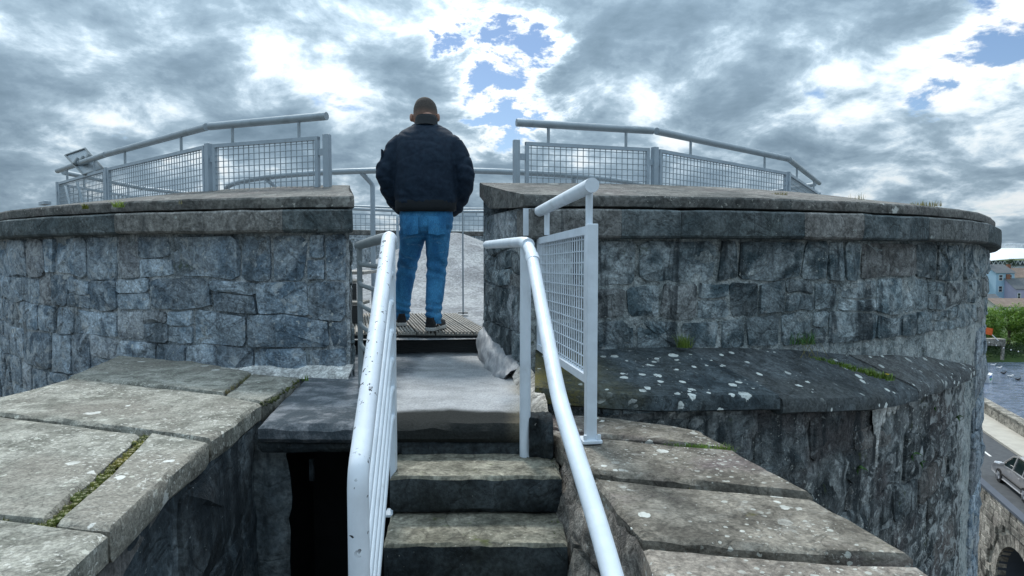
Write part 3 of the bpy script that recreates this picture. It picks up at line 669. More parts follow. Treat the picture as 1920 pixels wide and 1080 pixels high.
for z in steps_(-1.75, -.82, .02):
    rows.append([side_map(y, z, 0) + V(-.05 * fb((1, y * 3.3, z * 5), 1, 5) * (1 - .5 * sstep(-.9, -.8, z)), 0, .015 * fb((7, y * 6, z * 6), 1, 3)) for y in steps_(.6, 3.05, .02)])
sf = MB().grid(rows).build('rough_face', MATS['rough_rock'], wallR, True); tag(sf, 'broken rough stone face beside the steps')
lay(rubble(1.2, 2.85, -1.6, -.92, .26, .2, 23), side_map, MATS['rough_rock'], sf, 8, gap=.012, proud=(-.012, .016), jit=.03)
b_ = MB(); ys = steps_(-.5, 3.15, .15)
b_.grid([[V(top_x(y) + .05, y, -.93) for y in ys], [V(top_x(y) + .05, y, -.875) for y in ys], [V(1.12 - .075 * max(0, y), y, -.875) for y in ys], [V(1.12 - .075 * max(0, y), y, -16) for y in ys]])
b_.build('wall_bed', MATS['riser_stone'], wallR)
# mortar fillet between landing and ledge
A = catmull([at(958, 700, 4.0), at(960, 712, 3.9), at(968, 730, 3.65), at(985, 770, 3.1), at(1003, 805, 2.80)], 9); A = [V(a.x, a.y, -.752) for a in A]
Bq = catmull([V(.06, 4.05, -.70), V(.075, 3.95, -.68), V(.10, 3.75, -.66), V(.155, 3.30, -.685), V(.170, 2.86, -.715)], 9)
rows = [[a.lerp(b2, f) + V(0, 0, .012 * math.sin(f * 3.14) + .028 * fb(a.lerp(b2, f) * 7, 1, 4)) for a, b2 in zip(A, Bq)] for f in [i / 14 for i in range(15)]]
o = MB().grid(rows).build('mortar_fillet', MATS['pale_mortar'], None, True); tag(o, 'pale lumpy mortar fillet between the landing and the mossy ledge', 'mortar')
rows = []
for j in range(16):
    z = -.705 - .20 * j / 15; rows.append([V(.075 + .105 * i / 11, 2.80 + .02 * math.sin(i * .5) - .045 * math.sin(j / 15 * 3.1) * (.4 + .6 * i / 11) + .028 * fb((i * .18, j * .16, 4), 1, 3) + (.06 if j == 0 else 0), z + .012 * fb((i * .5, 3, j * .2), 1, 3)) for i in range(12)])
autosmooth(MB().grid(rows).build('end_stone', MATS['riser_stone'], land), 50)
# white painted fillet at the foot of the parapet
rows = []
for f in [i / 24 for i in range(25)]:
    th = R(-24) + (thL(RB) + R(.25) - R(-24)) * f; e = .006 * fb((f * 20, 1, 1), 1, 3); h = .004 + .055 * f ** 1.6 + e * .6
    rows.append([pol(th, RB + .010, -.752 + h + .012), pol(th, RB + .018 + .012 * f, -.752 + h), pol(th, RB + .03 + .08 * f + e, -.746), pol(th, RB + .034 + .08 * f + e, -.765)])
e_ = rows[-1]; rows.append([p + V(-.03, .12, 0) for p in e_])
o = MB().grid(rows).build('base_fillet', MATS['white_render'], None, True); tag(o, 'white painted sloping fillet along the foot of the parapet', 'fillet')
# curled lead flashing
U = catmull([at(906, 612, 4.90), at(932, 630, 4.62), at(957, 652, 4.30), at(971, 674, 4.06), at(973, 690, 3.94)], 8)
D = catmull([at(898, 662, 4.86), at(901, 674, 4.6), at(910, 694, 4.30), at(922, 715, 4.02), at(948, 713, 3.92)], 8)
rows = []
for j in range(13):
    f = j / 12; rows.append([u_.lerp(d_, f) + V(-.035, -.045, .0) * math.sin(f * 3.1) + V(-.012, -.015, .008) * fb((i * .35, f * 3, 3), 1, 3) + V(.01, .0, -.012) * (f ** 4) * math.sin(i * .7) for i, (u_, d_) in enumerate(zip(U, D))])
b_ = MB().grid(rows); b_.grid([[p + V(.008, .008, -.004) for p in r_] for r_ in rows]); b_.grid([rows[0], [p + V(.008, .008, -.004) for p in rows[0]]]); b_.grid([rows[-1], [p + V(.008, .008, -.004) for p in rows[-1]]])
o = b_.build('lead_flashing', MATS['lead_sheet'], None, True); tag(o, 'curled grey lead flashing sheet at the passage corner by the deck', 'flashing')
# ------------------------------------------------------------------ deck, timber steps, roof inside the tower
deck = thing('timber_deck', (-.75, 5.0, -.8), 'grooved timber deck boards the man stands on', 'deck')
ZD = -.589
def plank_rings(x0, w, y0, y1, zt, th_, sl, groov=5):
    prof = [(0, -th_), (0, -.004)]
    for g_ in range(groov):
        a = w * (g_ + .14) / groov; b2 = w * (g_ + .56) / groov; c2 = w * (g_ + .60) / groov; d2 = w * (g_ + 1.0) / groov
        prof += [(a, 0), (b2, 0), (c2, -.014), (d2, -.014)]
    prof += [(w, -.004), (w, -th_)]
    return [[V(x0 + px_ + sl * (y - y0), y, zt + pz) for px_, pz in prof] for y in (y0, y1)]
xl = -1.33
for k in range(8):
    w = .138; MB().sweep(plank_rings(xl + k * .148, w, 4.965, 6.62, ZD + rnd.uniform(-.002, .002), .028, -.25)).build('plank', MATS['deck_timber'], deck, origin=(xl + k * .148, 4.965, ZD))
for z0 in (-.620, -.6965):
    rows = []; prof = []
    for g_ in range(5): zz = z0 - .076 * g_ / 5; prof += [(4.985, zz), (4.985, zz - .008), (4.994, zz - .010), (4.994, zz - .0145)]
    o = MB().sweep([[V(x, y, z) for y, z in prof] + [V(x, 5.01, prof[-1][1]), V(x, 5.01, z0)] for x in (-1.34, -.155)]).build('fascia_board', MATS['fascia_timber'], deck)
tst = thing('timber_steps', (-1.6, 5.9, -.6), 'dark timber steps rising behind the parapet beside the deck', 'steps')
for i, (z, x1) in enumerate(((-.40, -1.30), (-.22, -1.42))):
    for k in range(2):
        rings = plank_rings(5.42 + k * .0, .0, 0, 0, 0, 0, 0) if False else None
        MB().box((x1 - .6, 5.62 + i * .28 + k * .148, z - .014), (1.2, .142, .028), bev=.004).build('tread', MATS['deck_timber'], tst)
    MB().box((x1 - .6, 5.56 + i * .28, z - .11), (1.2, .02, .16), bev=.003).build('riser', MATS['fascia_timber'], tst)
MB().box((-2.0, 6.35, -.16), (1.2, .6, .03), bev=.004).build('tread', MATS['deck_timber'], tst)
DC = V(-.95, 9.8, 0)
DP = [(0, .35), (.12, .345), (.28, .305), (.55, .205), (.9, .05), (1.25, -.115), (1.6, -.265), (2.0, -.40), (2.4, -.495), (2.8, -.555), (3.2, -.60), (3.6, -.635), (4.95, -.64)]
DPs = catmull([(a, b2, 0) for a, b2 in DP], 4); rows = []
for p in DPs:
    rows.append([V(DC.x + p.x * math.cos(a), DC.y + p.x * math.sin(a), p.y + .014 * fb((p.x * math.cos(a) * 2, p.x * math.sin(a) * 2, 0), 1, 4)) for a in [2 * math.pi * i / 96 for i in range(97)]])
o = MB().grid(rows).build('roof_mound', MATS['mound_felt'], tower, True); tag(o, 'low grey mound of weathered roofing behind the man')
# ================================================================== rails and fences
def tubeobj(name, pts, r, mat, parent, n=16, rad=0.0):
    p = fillet(pts, rad) if rad else pts; o = MB().tube(p, r, n).build(name, mat, parent); autosmooth(o, 50); return o
# --- white stair rail on the pit side
hr = thing('stair_railing', (-.49, 2.6, -1.05), 'chipped white stair railing with parallel bars beside the dark pit', 'railing')
def rx(y): return -.222 - .106 * y
T0 = V(rx(2.62), 2.62, .088); B0 = V(rx(1.60), 1.60, -.555)
sl_ = (T0.z - B0.z) / (T0.y - B0.y)
rail = fillet([T0 + V(0, .02, -.02), V(rx(2.58), 2.58, .075), B0, V(rx(1.585) + .004, 1.585, -1.69)], .05, 6)
o = MB().tube(rail, .0275, 20).build('handrail', MATS['chipped_paint'], hr); autosmooth(o, 50)
b_ = MB().bar(V(rx(2.62) + .008, 2.62, -1.07), V(rx(2.62) + .008, 2.62, .07), .022, .045, (0, 1, 0)); b_.build('post', MATS['white_paint'], hr)
b_ = MB().box((rx(2.62) + .002, 2.60, -1.062), (.05, .07, .014), bev=.004); b_.build('foot_plate', MATS['white_paint'], hr)
for k in range(1, 7):
    dz = -.118 * k - .01; y0 = 2.62; zt = T0.z + dz
    pts = [V(rx(2.60) + .006, 2.605, zt - .03), V(rx(2.52) + .004, 2.52, zt - .035), V(rx(1.66) + .004, 1.66, zt - .035 - sl_ * .86), V(rx(1.62), 1.60, zt - .035 - sl_ * .93)]
    tubeobj('bar', pts, .0125, MATS['white_paint'], hr, 10, .05)
# --- guard along the landing to the parapet
lr = thing('landing_guard', (-.7, 3.2, -.75), 'grey tube guard with short rungs between stair railing and parapet', 'railing')
E1 = V(-.925, 3.86, .062); E2 = V(-.80, 3.45, .070); S0 = V(rx(2.66), 2.66, .075)
tubeobj('handrail', [S0, V(-.62, 3.0, .078), E1], .025, MATS['dull_rail'], lr, 14, .1)  # darker grey than the stair rail: its shade is put into the paint colour
tubeobj('post', [V(-.895, 3.76, .05), V(-.895, 3.76, -.70), V(-.86, 3.62, -.745)], .016, MATS['dull_rail'], lr, 10, .08)
for k in range(1, 6):
    z = .068 - .118 * k; tubeobj('rung', [V(-.895, 3.76, z + .012), V(-.86, 3.66, z), V(-.62, 3.02, z), V(-.505, 2.64, z - .012)], .0125, MATS['dull_rail'], lr, 10, .06)
# --- right stair rail
rr_ = thing('stair_railing', (.06, 2.82, -.9), 'white tube handrail on one post bending down right of the steps', 'railing')
PT = V(.060, 2.82, .062)
pts = [V(-.158, 4.02, .070), V(-.02, 3.25, .066), V(.058, 2.84, .062), V(.080, 2.70, .020), V(.139, 1.86, -.425), V(.205, 1.46, -.638), V(.235, 1.22, -.765), V(.25, 1.14, -.81), V(.25, 1.14, -1.69)]
o = MB().tube(fillet(pts, .10, 6), .0245, 18).build('handrail', MATS['white_paint'], rr_); autosmooth(o, 50)
tubeobj('post', [V(.058, 2.82, -.895), V(.060, 2.82, .05)], .0245, MATS['white_paint'], rr_, 18)
for yy, zz in ((2.79, .052), (2.64, -.012)):
    b_ = MB(); x_ = .064 if yy > 2.7 else .085; dv = V(.14, -.82, -.5).normalized() if yy < 2.7 else V(.3, -.95, -.15).normalized()
    b_.tube([V(x_, yy, zz) - dv * .022, V(x_, yy, zz) + dv * .022], .0285, 18); autosmooth(b_.build('collar', MATS['white_paint'], rr_), 50)
# --- mesh guard right of the stair
mg = thing('mesh_guard', (.335, 2.70, -.8), 'white wire mesh guard panel with square post and short tube rail', 'guard')
G0 = V(.335, 2.70, 0); G1 = V(.165, 3.90, 0); gd = (G1 - G0).normalized(); gn = V(gd.y, -gd.x, 0)
MB().box((G0.x, G0.y, (-.8 + .135) / 2), (.046, .046, .935), (gn, gd, (0, 0, 1)), bev=.004).build('post', MATS['white_paint'], mg)
b_ = MB().box((G0.x, G0.y, -.785), (.085, .085, .016), (gn, gd, (0, 0, 1)), bev=.004); b_.build('base_plate', MATS['white_paint'], mg)
for s_ in (-.03, .03): MB().tube([V(G0.x, G0.y, -.78) + gn * s_ - gd * .03, V(G0.x, G0.y, -.755) + gn * s_ - gd * .03], .008, 6).build('bolt', MATS['white_paint'], mg)
def frame_panel(A_, B_, zb, zt, fm, wm, parent, nw, nh, wr_=.0026, fw=.030, fd=.032, zt2=None, zb2=None):
    """flat-bar frame with a welded wire grid between two ends"""
    zt2 = zt if zt2 is None else zt2; zb2 = zb if zb2 is None else zb2; d = (B_ - A_).normalized(); n_ = V(d.y, -d.x, 0)
    def P(s_, f): p = A_.lerp(B_, s_); return V(p.x, p.y, (zb + (zb2 - zb) * s_) * (1 - f) + (zt + (zt2 - zt) * s_) * f)
    b_ = MB(); h = fw / 2
    b_.bar(P(0, 1) - V(0, 0, h), P(1, 1) - V(0, 0, h), fd, fw); b_.bar(P(0, 0) + V(0, 0, h), P(1, 0) + V(0, 0, h), fd, fw)
    for s_ in (0, 1): e = d * h * (1 if s_ == 0 else -1); b_.bar(P(s_, 0) + e + V(0, 0, .001), P(s_, 1) + e - V(0, 0, .001), fd * .97, fw, tuple(d))
    fr = b_.build('panel_frame', fm, parent); w = MB()
    for i in range(1, nw): w.bar(P(i / nw, 0), P(i / nw, 1) - V(0, 0, .006), wr_ * 2, wr_ * 2, tuple(d))
    for j in range(1, nh): q_ = n_ * wr_ * 1.6; w.bar(P(0, j / nh) + q_, P(1, j / nh) + q_, wr_ * 2, wr_ * 2)
    o = w.build('wire_mesh', wm, parent); return P
frame_panel(G0 + gd * .03, G1, -.548, .128, MATS['white_paint'], MATS['white_paint'], mg, 26, 13, .0024, .036, .03, .108, -.572)
H0 = V(.330, 2.655, .292); H1 = V(.150, 3.92, .262)
tubeobj('tube_rail', [H0, H1], .031, MATS['white_paint'], mg, 18)
for f in (.035, .80): p = G0.lerp(G1, f); tubeobj('stub', [V(p.x, p.y, .12), V(p.x, p.y, H0.z + (H1.z - H0.z) * f)], .0155, MATS['white_paint'], mg, 10)
MB().box((.115, 3.885, .205), (.095, .012, .165), bev=.002).build('wall_plate', MATS['white_paint'], mg)
# --- guard fences round the tower top
VX = [V(-5.72, 8.12, 0), V(-4.27, 6.80, 0), V(-2.52, 5.36, 0), V(-1.42, 4.96, 0)]
VR = [V(.035, 5.20, 0), V(1.225, 5.54, 0), V(3.06, 7.14, 0), V(4.52, 9.48, 0)]
def fence(root, vs_, fine=True, z0=-.62, tube_z=1.07, pan=(.30, .92), tubes=True, start_post=True, end_post=True, gapv=.03):
    n = len(vs_)
    for i in range(n - 1):
        a, b2 = vs_[i], vs_[i + 1]; d = (b2 - a).normalized(); ln = (b2 - a).length
        pa, pb = a + d * (.075 if i == 0 else .055), b2 - d * (.075 if i == n - 2 else .055)
        frame_panel(pa, pb, pan[0], pan[1], MATS['fence_paint'], MATS['galvanised'], root, max(4, int(ln / .056)) if fine else int(ln / .11), 13 if fine else 6, .0028 if fine else .005, .028, .034)
        e0 = a + d * (.0 if i else -.02) + V(0, 0, tube_z); e1 = b2 + d * (.0 if i < n - 2 else .02) + V(0, 0, tube_z)
        tubeobj('tube_rail', [e0 + d * .02, e1 - d * .02], .031, MATS['galvanised'], root, 14)
        for f in (.22, .78): p = a.lerp(b2, f); tubeobj('stub', [V(p.x, p.y, pan[1] - .005), V(p.x, p.y, tube_z)], .0125, MATS['galvanised'], root, 8)
        for p, s_ in ((a, 1), (b2, -1)):
            q_ = p + d * s_ * .045; MB().box((q_.x, q_.y, .80), (.07, .02, .05), (d, (-d.y, d.x, 0), (0, 0, 1))).build('bracket', MATS['fence_paint'], root)
    for i, p in enumerate(vs_):
        d = ((vs_[min(i + 1, n - 1)] - vs_[max(i - 1, 0)])).normalized(); MB().box((p.x, p.y, (z0 + pan[1] + .012) / 2), (.052, .045, pan[1] + .012 - z0), (d, (-d.y, d.x, 0), (0, 0, 1)), bev=.003).build('post', MATS['fence_paint'], root)
fl = thing('guard_fence', (-2.5, 5.4, -.62), 'grey wire mesh guard fence with tube handrail on the left parapet', 'fence'); fence(fl, VX)
fr_ = thing('guard_fence', (1.8, 5.9, -.62), 'grey wire mesh guard fence with tube handrail on the right parapet', 'fence'); fence(fr_, VR)
VB = [V(4.52, 9.62, 0), V(4.2, 11.5, 0), V(3.1, 13.2, 0), V(1.5, 14.35, 0), V(-.4, 14.75, 0), V(-2.3, 14.5, 0), V(-4.0, 13.6, 0), V(-5.2, 12.2, 0), V(-5.85, 10.2, 0), V(-5.75, 8.27, 0)]
fb2 = thing('guard_fence', (-.8, 14.7, -.62), 'distant mesh guard fence on the far side of the tower top', 'fence'); fence(fb2, VB, False, -.3, gapv=0)
# --- ring rail round the mound
rg = thing('ring_railing', (DC.x, DC.y, -.6), 'curved grey tube railing round the mound behind the man', 'railing')
RRg = 3.10
def rp(a, r, z): return V(DC.x + r * math.sin(a), DC.y - r * math.cos(a), z)
for k in range(6):
    a0, a1 = R(60 * k - 29.8 + 12), R(60 * k + 29.8 + 12); tubeobj('handrail', [rp(a0 + (a1 - a0) * i / 16, RRg, .89) for i in range(17)], .031, MATS['galvanised'], rg, 14)
for k, a in enumerate(R(x) for x in (-10.5, 33, 75, 118, 160, 205, 248, 292, 325)):
    b_ = MB().tube(fillet([rp(a - .02, RRg, .87), rp(a + .005, RRg - .10, .76), rp(a + .005, RRg - .10, -.60)], .03, 3), .026, 10); autosmooth(b_.build('post', MATS['fence_paint'], rg), 50)
tubeobj('wire', [rp(R(i * 6), RRg - .1, .33) for i in range(61)], .006, MATS['galvanised'], rg, 6)
tubeobj('thin_post', [V(-.502, 6.55, -.60), V(-.502, 6.55, .50)], .008, MATS['galvanised'], rg, 8)
MB().box((-.502, 6.55, -.583), (.10, .06, .01)).build('foot_plate', MATS['fascia_timber'], rg)
# --- tilted information board clamped to the fence rail
ib = thing('information_board', (-5.0, 7.5, .9), 'tilted grey information board seen from behind on the fence rail', 'sign')
d = (VX[1] - VX[0]).normalized(); nn = V(-d.y, d.x, 0)
Q = [at(123, 292, 7.75), at(161, 279, 7.65), at(195, 317, 7.15), at(157, 328, 7.25)]; c = sum(Q, V(0, 0, 0)) / 4
u1 = (Q[1] - Q[0] + Q[2] - Q[3]).normalized(); u2 = (Q[0] - Q[3] + Q[1] - Q[2]).normalized(); u3 = u1.cross(u2).normalized(); u2 = u3.cross(u1)
w1 = (Q[1] - Q[0]).length; w2 = (Q[1] - Q[2]).length; s3 = -1 if u3.y > 0 else 1
nb = u3 * s3; MB().sweep([Q, [p - nb * .014 for p in Q]]).build('board', MATS['galvanised'], ib)
b_ = MB()
for i in range(4): b_.bar(Q[i] + nb * .008, Q[(i + 1) % 4] + nb * .008, .018, .014, tuple(nb))
b_.build('rim', MATS['dull_rail'], ib)
for s_ in (-.09, 0, .09): MB().box(c + u3 * .03 * s3 + u1 * s_, (.03, .10, .05), (u1, u2, u3), bev=.005).build('clamp', MATS['dull_rail'], ib)
for s_ in (-.09, .10): b_ = MB().bar(c + u1 * s_ - u2 * w2 * .45, c + u1 * s_ - u2 * w2 * .45 + d * .30 + V(0, 0, -.42), .022, .01); b_.build('strut', MATS['galvanised'], ib)
# pale duct on the coping far left
o = MB().box(at(84, 381, 6.6), (.24, .06, .035), (d, nn, (0, 0, 1)), bev=.004).build('metal_duct', MATS['fence_paint']); tag(o, 'short pale metal duct lying on the coping beyond the fence', 'duct')
# ================================================================== the man
plain('jacket_cloth', (.006, .014, .028), (.012, .025, .044), .8, 30, bump=.25, spec=.2, bd=.003)
plain('jacket_rib', (.004, .007, .010), (.008, .012, .016), .85, 90, bump=.5, k=(.2, .2, 4), bd=.002)
def denim():
    m_, nt, b = nodes('denim'); g = G(nt); n1 = g.noise(5, 6, .6, .4, k=(1.5, 1.5, .8)); nf = g.noise(220, 2, .6, k=(1, 1, .3))
    col = g.mix(g.ramp(n1, .36, .66), (.014, .125, .29), (.045, .24, .47)); col = g.mix(g.ramp(g.noise(9, 5, .6, .8, k=(.6, .6, 2.2)), .58, .75, 0, .55), col, (.20, .40, .58))
    col = g.gain(col, g.ramp(nf, .3, .7, .75, 1.25)); g.put(b.inputs['Base Color'], col); b.inputs['Roughness'].default_value = .85
    g.L(g.bump(nf, .3, .002), b.inputs['Normal']); MATS['denim'] = m_
denim()
plain('skin', (.34, .19, .14), (.29, .155, .112), .5, 14, bump=.1)
def buzz():
    m_, nt, b = nodes('buzz_hair'); g = G(nt); sep = g.N('ShaderNodeSeparateXYZ'); g.L(g.pos, sep.inputs[0]); nf = g.noise(160, 3, .7); n1 = g.noise(16, 4, .6)
    f = g.ramp(g.math('ADD', sep.outputs[2], g.math('MULTIPLY', g.math('SUBTRACT', n1, .5), .05)), ZD + 1.66, ZD + 1.80)       # shaved fade at the nape
    col = g.mix(f, (.30, .175, .13), g.mix(g.ramp(nf, .35, .65), (.030, .025, .022), (.062, .051, .044))); g.put(b.inputs['Base Color'], col); b.inputs['Roughness'].default_value = .85
    g.L(g.bump(nf, .5, .002), b.inputs['Normal']); MATS['buzz_hair'] = m_
buzz()
plain('shoe_black', (.010, .011, .013), (.022, .022, .024), .7, 30); plain('sole_white', (.62, .62, .60), (.42, .42, .40), .6, 18)
plain('phone_black', (.01, .01, .012), None, .2)
PX, PY, PZ = -.690, 5.16, ZD
def ell(c, rx_, ry_, n=28, tilt=0.0, sq=2.3):       # super-ellipse loop, tilted about X
    out = []
    for i in range(n):
        a = 2 * math.pi * i / n; ca, sa = math.cos(a), math.sin(a)
        x = rx_ * math.copysign(abs(ca) ** (2 / sq), ca); y = ry_ * math.copysign(abs(sa) ** (2 / sq), sa); out.append(V(c[0] + x, c[1] + y * math.cos(tilt), c[2] + y * math.sin(tilt)))
    return out
def limb(b_, pts, n=20):                            # pts: (x, y, z, r)
    P = catmull([(p[0], p[1], p[2]) for p in pts], 6); q = catmull([(p[3], 0, 0) for p in pts], 6); b_.tube(P, [a.x for a in q], n)
def remeshed(b_, vox, smooth=6, disp=None):
    me = bpy.data.meshes.new('tmp'); me.from_pydata([tuple(v) for v in b_.v], [], b_.f); me.update()
    bm = bmesh.new(); bm.from_mesh(me); bmesh.ops.recalc_face_normals(bm, faces=bm.faces[:]); bm.to_mesh(me); bm.free()
    o = bpy.data.objects.new('tmp', me); COL.objects.link(o); md = o.modifiers.new('r', 'REMESH'); md.mode = 'VOXEL'; md.voxel_size = vox
    ms = o.modifiers.new('s', 'SMOOTH'); ms.iterations = smooth; ms.factor = .5
    bpy.context.view_layer.update(); ev = o.evaluated_get(bpy.context.evaluated_depsgraph_get()); m2 = bpy.data.meshes.new_from_object(ev)
    vs_ = [v.co.copy() for v in m2.vertices]; ns = [v.normal.copy() for v in m2.vertices]; fs = [list(p.vertices) for p in m2.polygons]
    if disp: vs_ = [v + n * disp(v) for v, n in zip(vs_, ns)]
    bpy.data.objects.remove(o); bpy.data.meshes.remove(me); bpy.data.meshes.remove(m2); return vs_, fs
def shift(vs_): return [V(v.x + PX, v.y + PY, v.z + PZ) for v in vs_]
def torso_rings(k=0.0):
    T = [(.945, .205, .140, 0, .0), (.985, .232, .160, 0, .0), (1.03, .248, .176, 0, -.01), (1.12, .252, .180, 0, -.012), (1.24, .250, .176, 0, -.008), (1.36, .256, .168, 0, .0), (1.46, .262, .150, 0, .012), (1.53, .245, .128, 0, .026), (1.585, .205, .105, 0, .042), (1.625, .150, .085, 0, .056), (1.655, .098, .074, 0, .068)]
    return [ell((dx, dy, z), rx_ - k, ry_ - k, tilt=.10) for z, rx_, ry_, dx, dy in T]
def arms(b_, k=0.0, cut=99):
    for s_ in (-1, 1):
        A = [(s_ * .130, .03, 1.515, .066), (s_ * .205, .02, 1.490, .076), (s_ * .250, .006, 1.43, .078), (s_ * .286, -.012, 1.35, .077), (s_ * .318, -.03, 1.26, .078), (s_ * .308, .0, 1.17, .075), (s_ * .275, .07, 1.07, .068), (s_ * .238, .14, .99, .056), (s_ * .20, .185, .965, .05)]
        limb(b_, [(x, y, z, r - k) for x, y, z, r in A[:cut]])
LEG = {1: [(.098, .0, .90, .122), (.094, .0, .78, .108), (.088, .012, .64, .094), (.080, .022, .50, .080), (.072, .0, .36, .076), (.068, -.05, .22, .069), (.066, -.085, .10, .067), (.066, -.09, .045, .070)],
       -1: [(-.098, .0, .90, .122), (-.112, .035, .78, .108), (-.145, .11, .64, .093), (-.185, .19, .50, .080), (-.215, .225, .36, .075), (-.235, .25, .22, .068), (-.250, .27, .10, .066), (-.254, .275, .045, .069)]}
HEADC = V(-.022, .150, 1.730)
HT = Matrix.Rotation(R(-34), 3, 'X')
def hp(x, y, z): return HEADC + HT @ (V(x, y, z) * 1.14)
def body():
    b_ = MB(); b_.sweep(torso_rings(.02)); b_.sweep([ell((0, 0, z), rx_, ry_) for z, rx_, ry_ in ((.80, .17, .12), (.88, .19, .13), (.98, .19, .13))]); arms(b_, .018)
    for s_ in (-1, 1): limb(b_, [(x, y, z, r - .015) for x, y, z, r in LEG[s_]])
    limb(b_, [(0, .055, 1.60, .072), (-.005, .085, 1.68, .066), (-.014, .115, 1.76, .062)])
    def eloop(z, rx_, ry_, dy=0): return [hp(rx_ * math.cos(a), dy + ry_ * math.sin(a), z) for a in [2 * math.pi * i / 24 for i in range(24)]]
    b_.sweep([eloop(z, a, c, d) for z, a, c, d in ((-.115, .045, .05, .05), (-.095, .062, .075, .03), (-.05, .072, .092, .01), (0, .079, .103, 0), (.045, .081, .106, -.004), (.08, .074, .097, -.008), (.105, .055, .072, -.01), (.118, .028, .036, -.01), (.121, .006, .008, -.01))])
    b_.ball(hp(0, .108, -.02), V(.013, .018, .026)); b_.ball(hp(0, .10, -.065), V(.026, .012, .010)); b_.ball(hp(0, .098, .022), V(.055, .012, .008)); b_.ball(hp(0, .085, -.105), V(.026, .022, .016))
    for s_ in (-1, 1):
        b_.ball(hp(s_ * .096, -.010, -.020), V(.016, .020, .036)); b_.ball(hp(s_ * .082, .01, -.035), V(.008, .012, .012)); b_.ball(hp(s_ * .033, .094, .005), V(.013, .010, .008))
        w = V(s_ * .20, .185, .965); limb(b_, [(w.x, w.y, w.z, .036), (w.x - s_ * .05, w.y + .04, w.z + .01, .040), (w.x - s_ * .095, w.y + .055, w.z + .03, .036)], 12)      # palm
        for k in range(4):                          # fingers curling in towards the belly
            q0 = V(w.x - s_ * .09, w.y + .055, w.z + .055 - .021 * k); ln = (.075, .083, .079, .062)[k]
            limb(b_, [(q0.x, q0.y, q0.z, .0095), (q0.x - s_ * ln * .5, q0.y + .012, q0.z + .012, .009), (q0.x - s_ * ln * .8, q0.y - .012, q0.z + .02, .0085), (q0.x - s_ * ln * .8, q0.y - .035, q0.z + .022, .0075)], 8)
        limb(b_, [(w.x - s_ * .045, w.y + .035, w.z + .03, .013), (w.x - s_ * .07, w.y + .02, w.z + .075, .011), (w.x - s_ * .10, w.y + .01, w.z + .10, .009)], 8)    # thumb
        fx, fy = LEG[s_][-1][0], LEG[s_][-1][1]; b_.ball(V(fx, fy + .05, .045), V(.036, .11, .035))
    return remeshed(b_, .0075, 3)
vs_, fs = body(); man = build('person', shift(vs_), fs, MATS['skin'], None, True, origin=(PX, PY, PZ))
tag(man, 'man seen from behind in black bomber jacket and blue jeans, head bowed', 'person')
def fold(v):                                        # cloth folds: soft diagonal and ring creases
    arm = sstep(.24, .30, abs(v.x)); low = sstep(1.22, 1.02, v.z)
    a = fb((v.x * 3.5, v.y * 3.5, v.z * 5 + v.x * 2), 1.4, 3) * .009
    ring = math.sin(v.z * 62 + 5 * fb((v.x * 5, v.y * 5, v.z * 2), 1, 2) + v.x * 14) * .0042 * arm * sstep(1.45, 1.30, v.z)
    low_ = fb((v.x * 4 + v.z * 3, v.y * 4, v.z * 16), 1, 2) * .009 * low * (1 - arm)
    seam = -.004 * math.exp(-((abs(v.x) - .228 + (v.z - 1.3) * .03) / .007) ** 2) * sstep(1.1, 1.2, v.z)
    cr = max(0, .16 - abs(fb((v.x * 3 + v.z * 4, v.y * 3, v.z * 8 - v.x * 3), .8, 2))) * -.045 * (.35 + .65 * max(arm, low))
    return a + ring + low_ + seam + cr
b_ = MB(); b_.sweep(torso_rings(0)); arms(b_, 0)
vs_, fs = remeshed(b_, .009, 5, fold); jk = build('jacket', shift(vs_), fs, MATS['jacket_cloth'], man, True)
rr2 = []
for z, k in ((1.615, .012), (1.650, .008), (1.685, .005), (1.708, .002), (1.706, -.008), (1.65, -.012)):
    rr2.append(ell((-.004, .066 + (z - 1.635) * .55, z), .086 + k, .072 + k, tilt=-.30))
build('collar', shift([p for r_ in rr2 for p in r_]), [(j * 28 + i, j * 28 + (i + 1) % 28, (j + 1) * 28 + (i + 1) % 28, (j + 1) * 28 + i) for j in range(5) for i in range(28)], MATS['jacket_rib'], jk, True)
hem = []
for z, k in ((1.035, .006), (1.02, .009), (.985, .006), (.955, .008), (.945, -.01)):
    T_ = ell((0, -.006, z), .234 + k, .168 + k, n=72, tilt=.06); hem.append([p + V(p.x, p.y, 0).normalized() * (.0025 if i % 2 else -.0015) for i, p in enumerate(T_)])
build('waistband', shift([p for r_ in hem for p in r_]), [(j * 72 + i, j * 72 + (i + 1) % 72, (j + 1) * 72 + (i + 1) % 72, (j + 1) * 72 + i) for j in range(4) for i in range(72)], MATS['jacket_rib'], jk, True)
for s_ in (-1, 1):
    b_ = MB(); limb(b_, [(s_ * .225, .155, .99, .054), (s_ * .20, .185, .965, .052), (s_ * .185, .20, .955, .046)]); build('cuff', shift(b_.v), b_.f, MATS['jacket_rib'], jk, True)
b_ = MB(); b_.box(V(-.338, -.045, 1.385), (.012, .05, .09), bev=.003); build('sleeve_pocket', shift(b_.v), b_.f, MATS['jacket_cloth'], jk)
def jfold(v):
    s_ = 1 if v.x > 0 and v.y < .12 else -1
    k1 = math.exp(-((v.z - .50) / .09) ** 2); k2 = math.exp(-((v.z - .12) / .09) ** 2); k3 = math.exp(-((v.z - .80) / .07) ** 2)
    ph = 5 * fb((v.x * 5, v.y * 5, v.z * 3), 1, 2)
    return fb((v.x * 5, v.y * 5, v.z * 5), 1, 3) * .008 + math.sin(v.z * 75 + ph + v.x * 20) * .0055 * k1 + math.sin(v.z * 95 + ph) * .0065 * k2 + math.sin(v.z * 60 + ph + abs(v.x) * 45) * .004 * k3
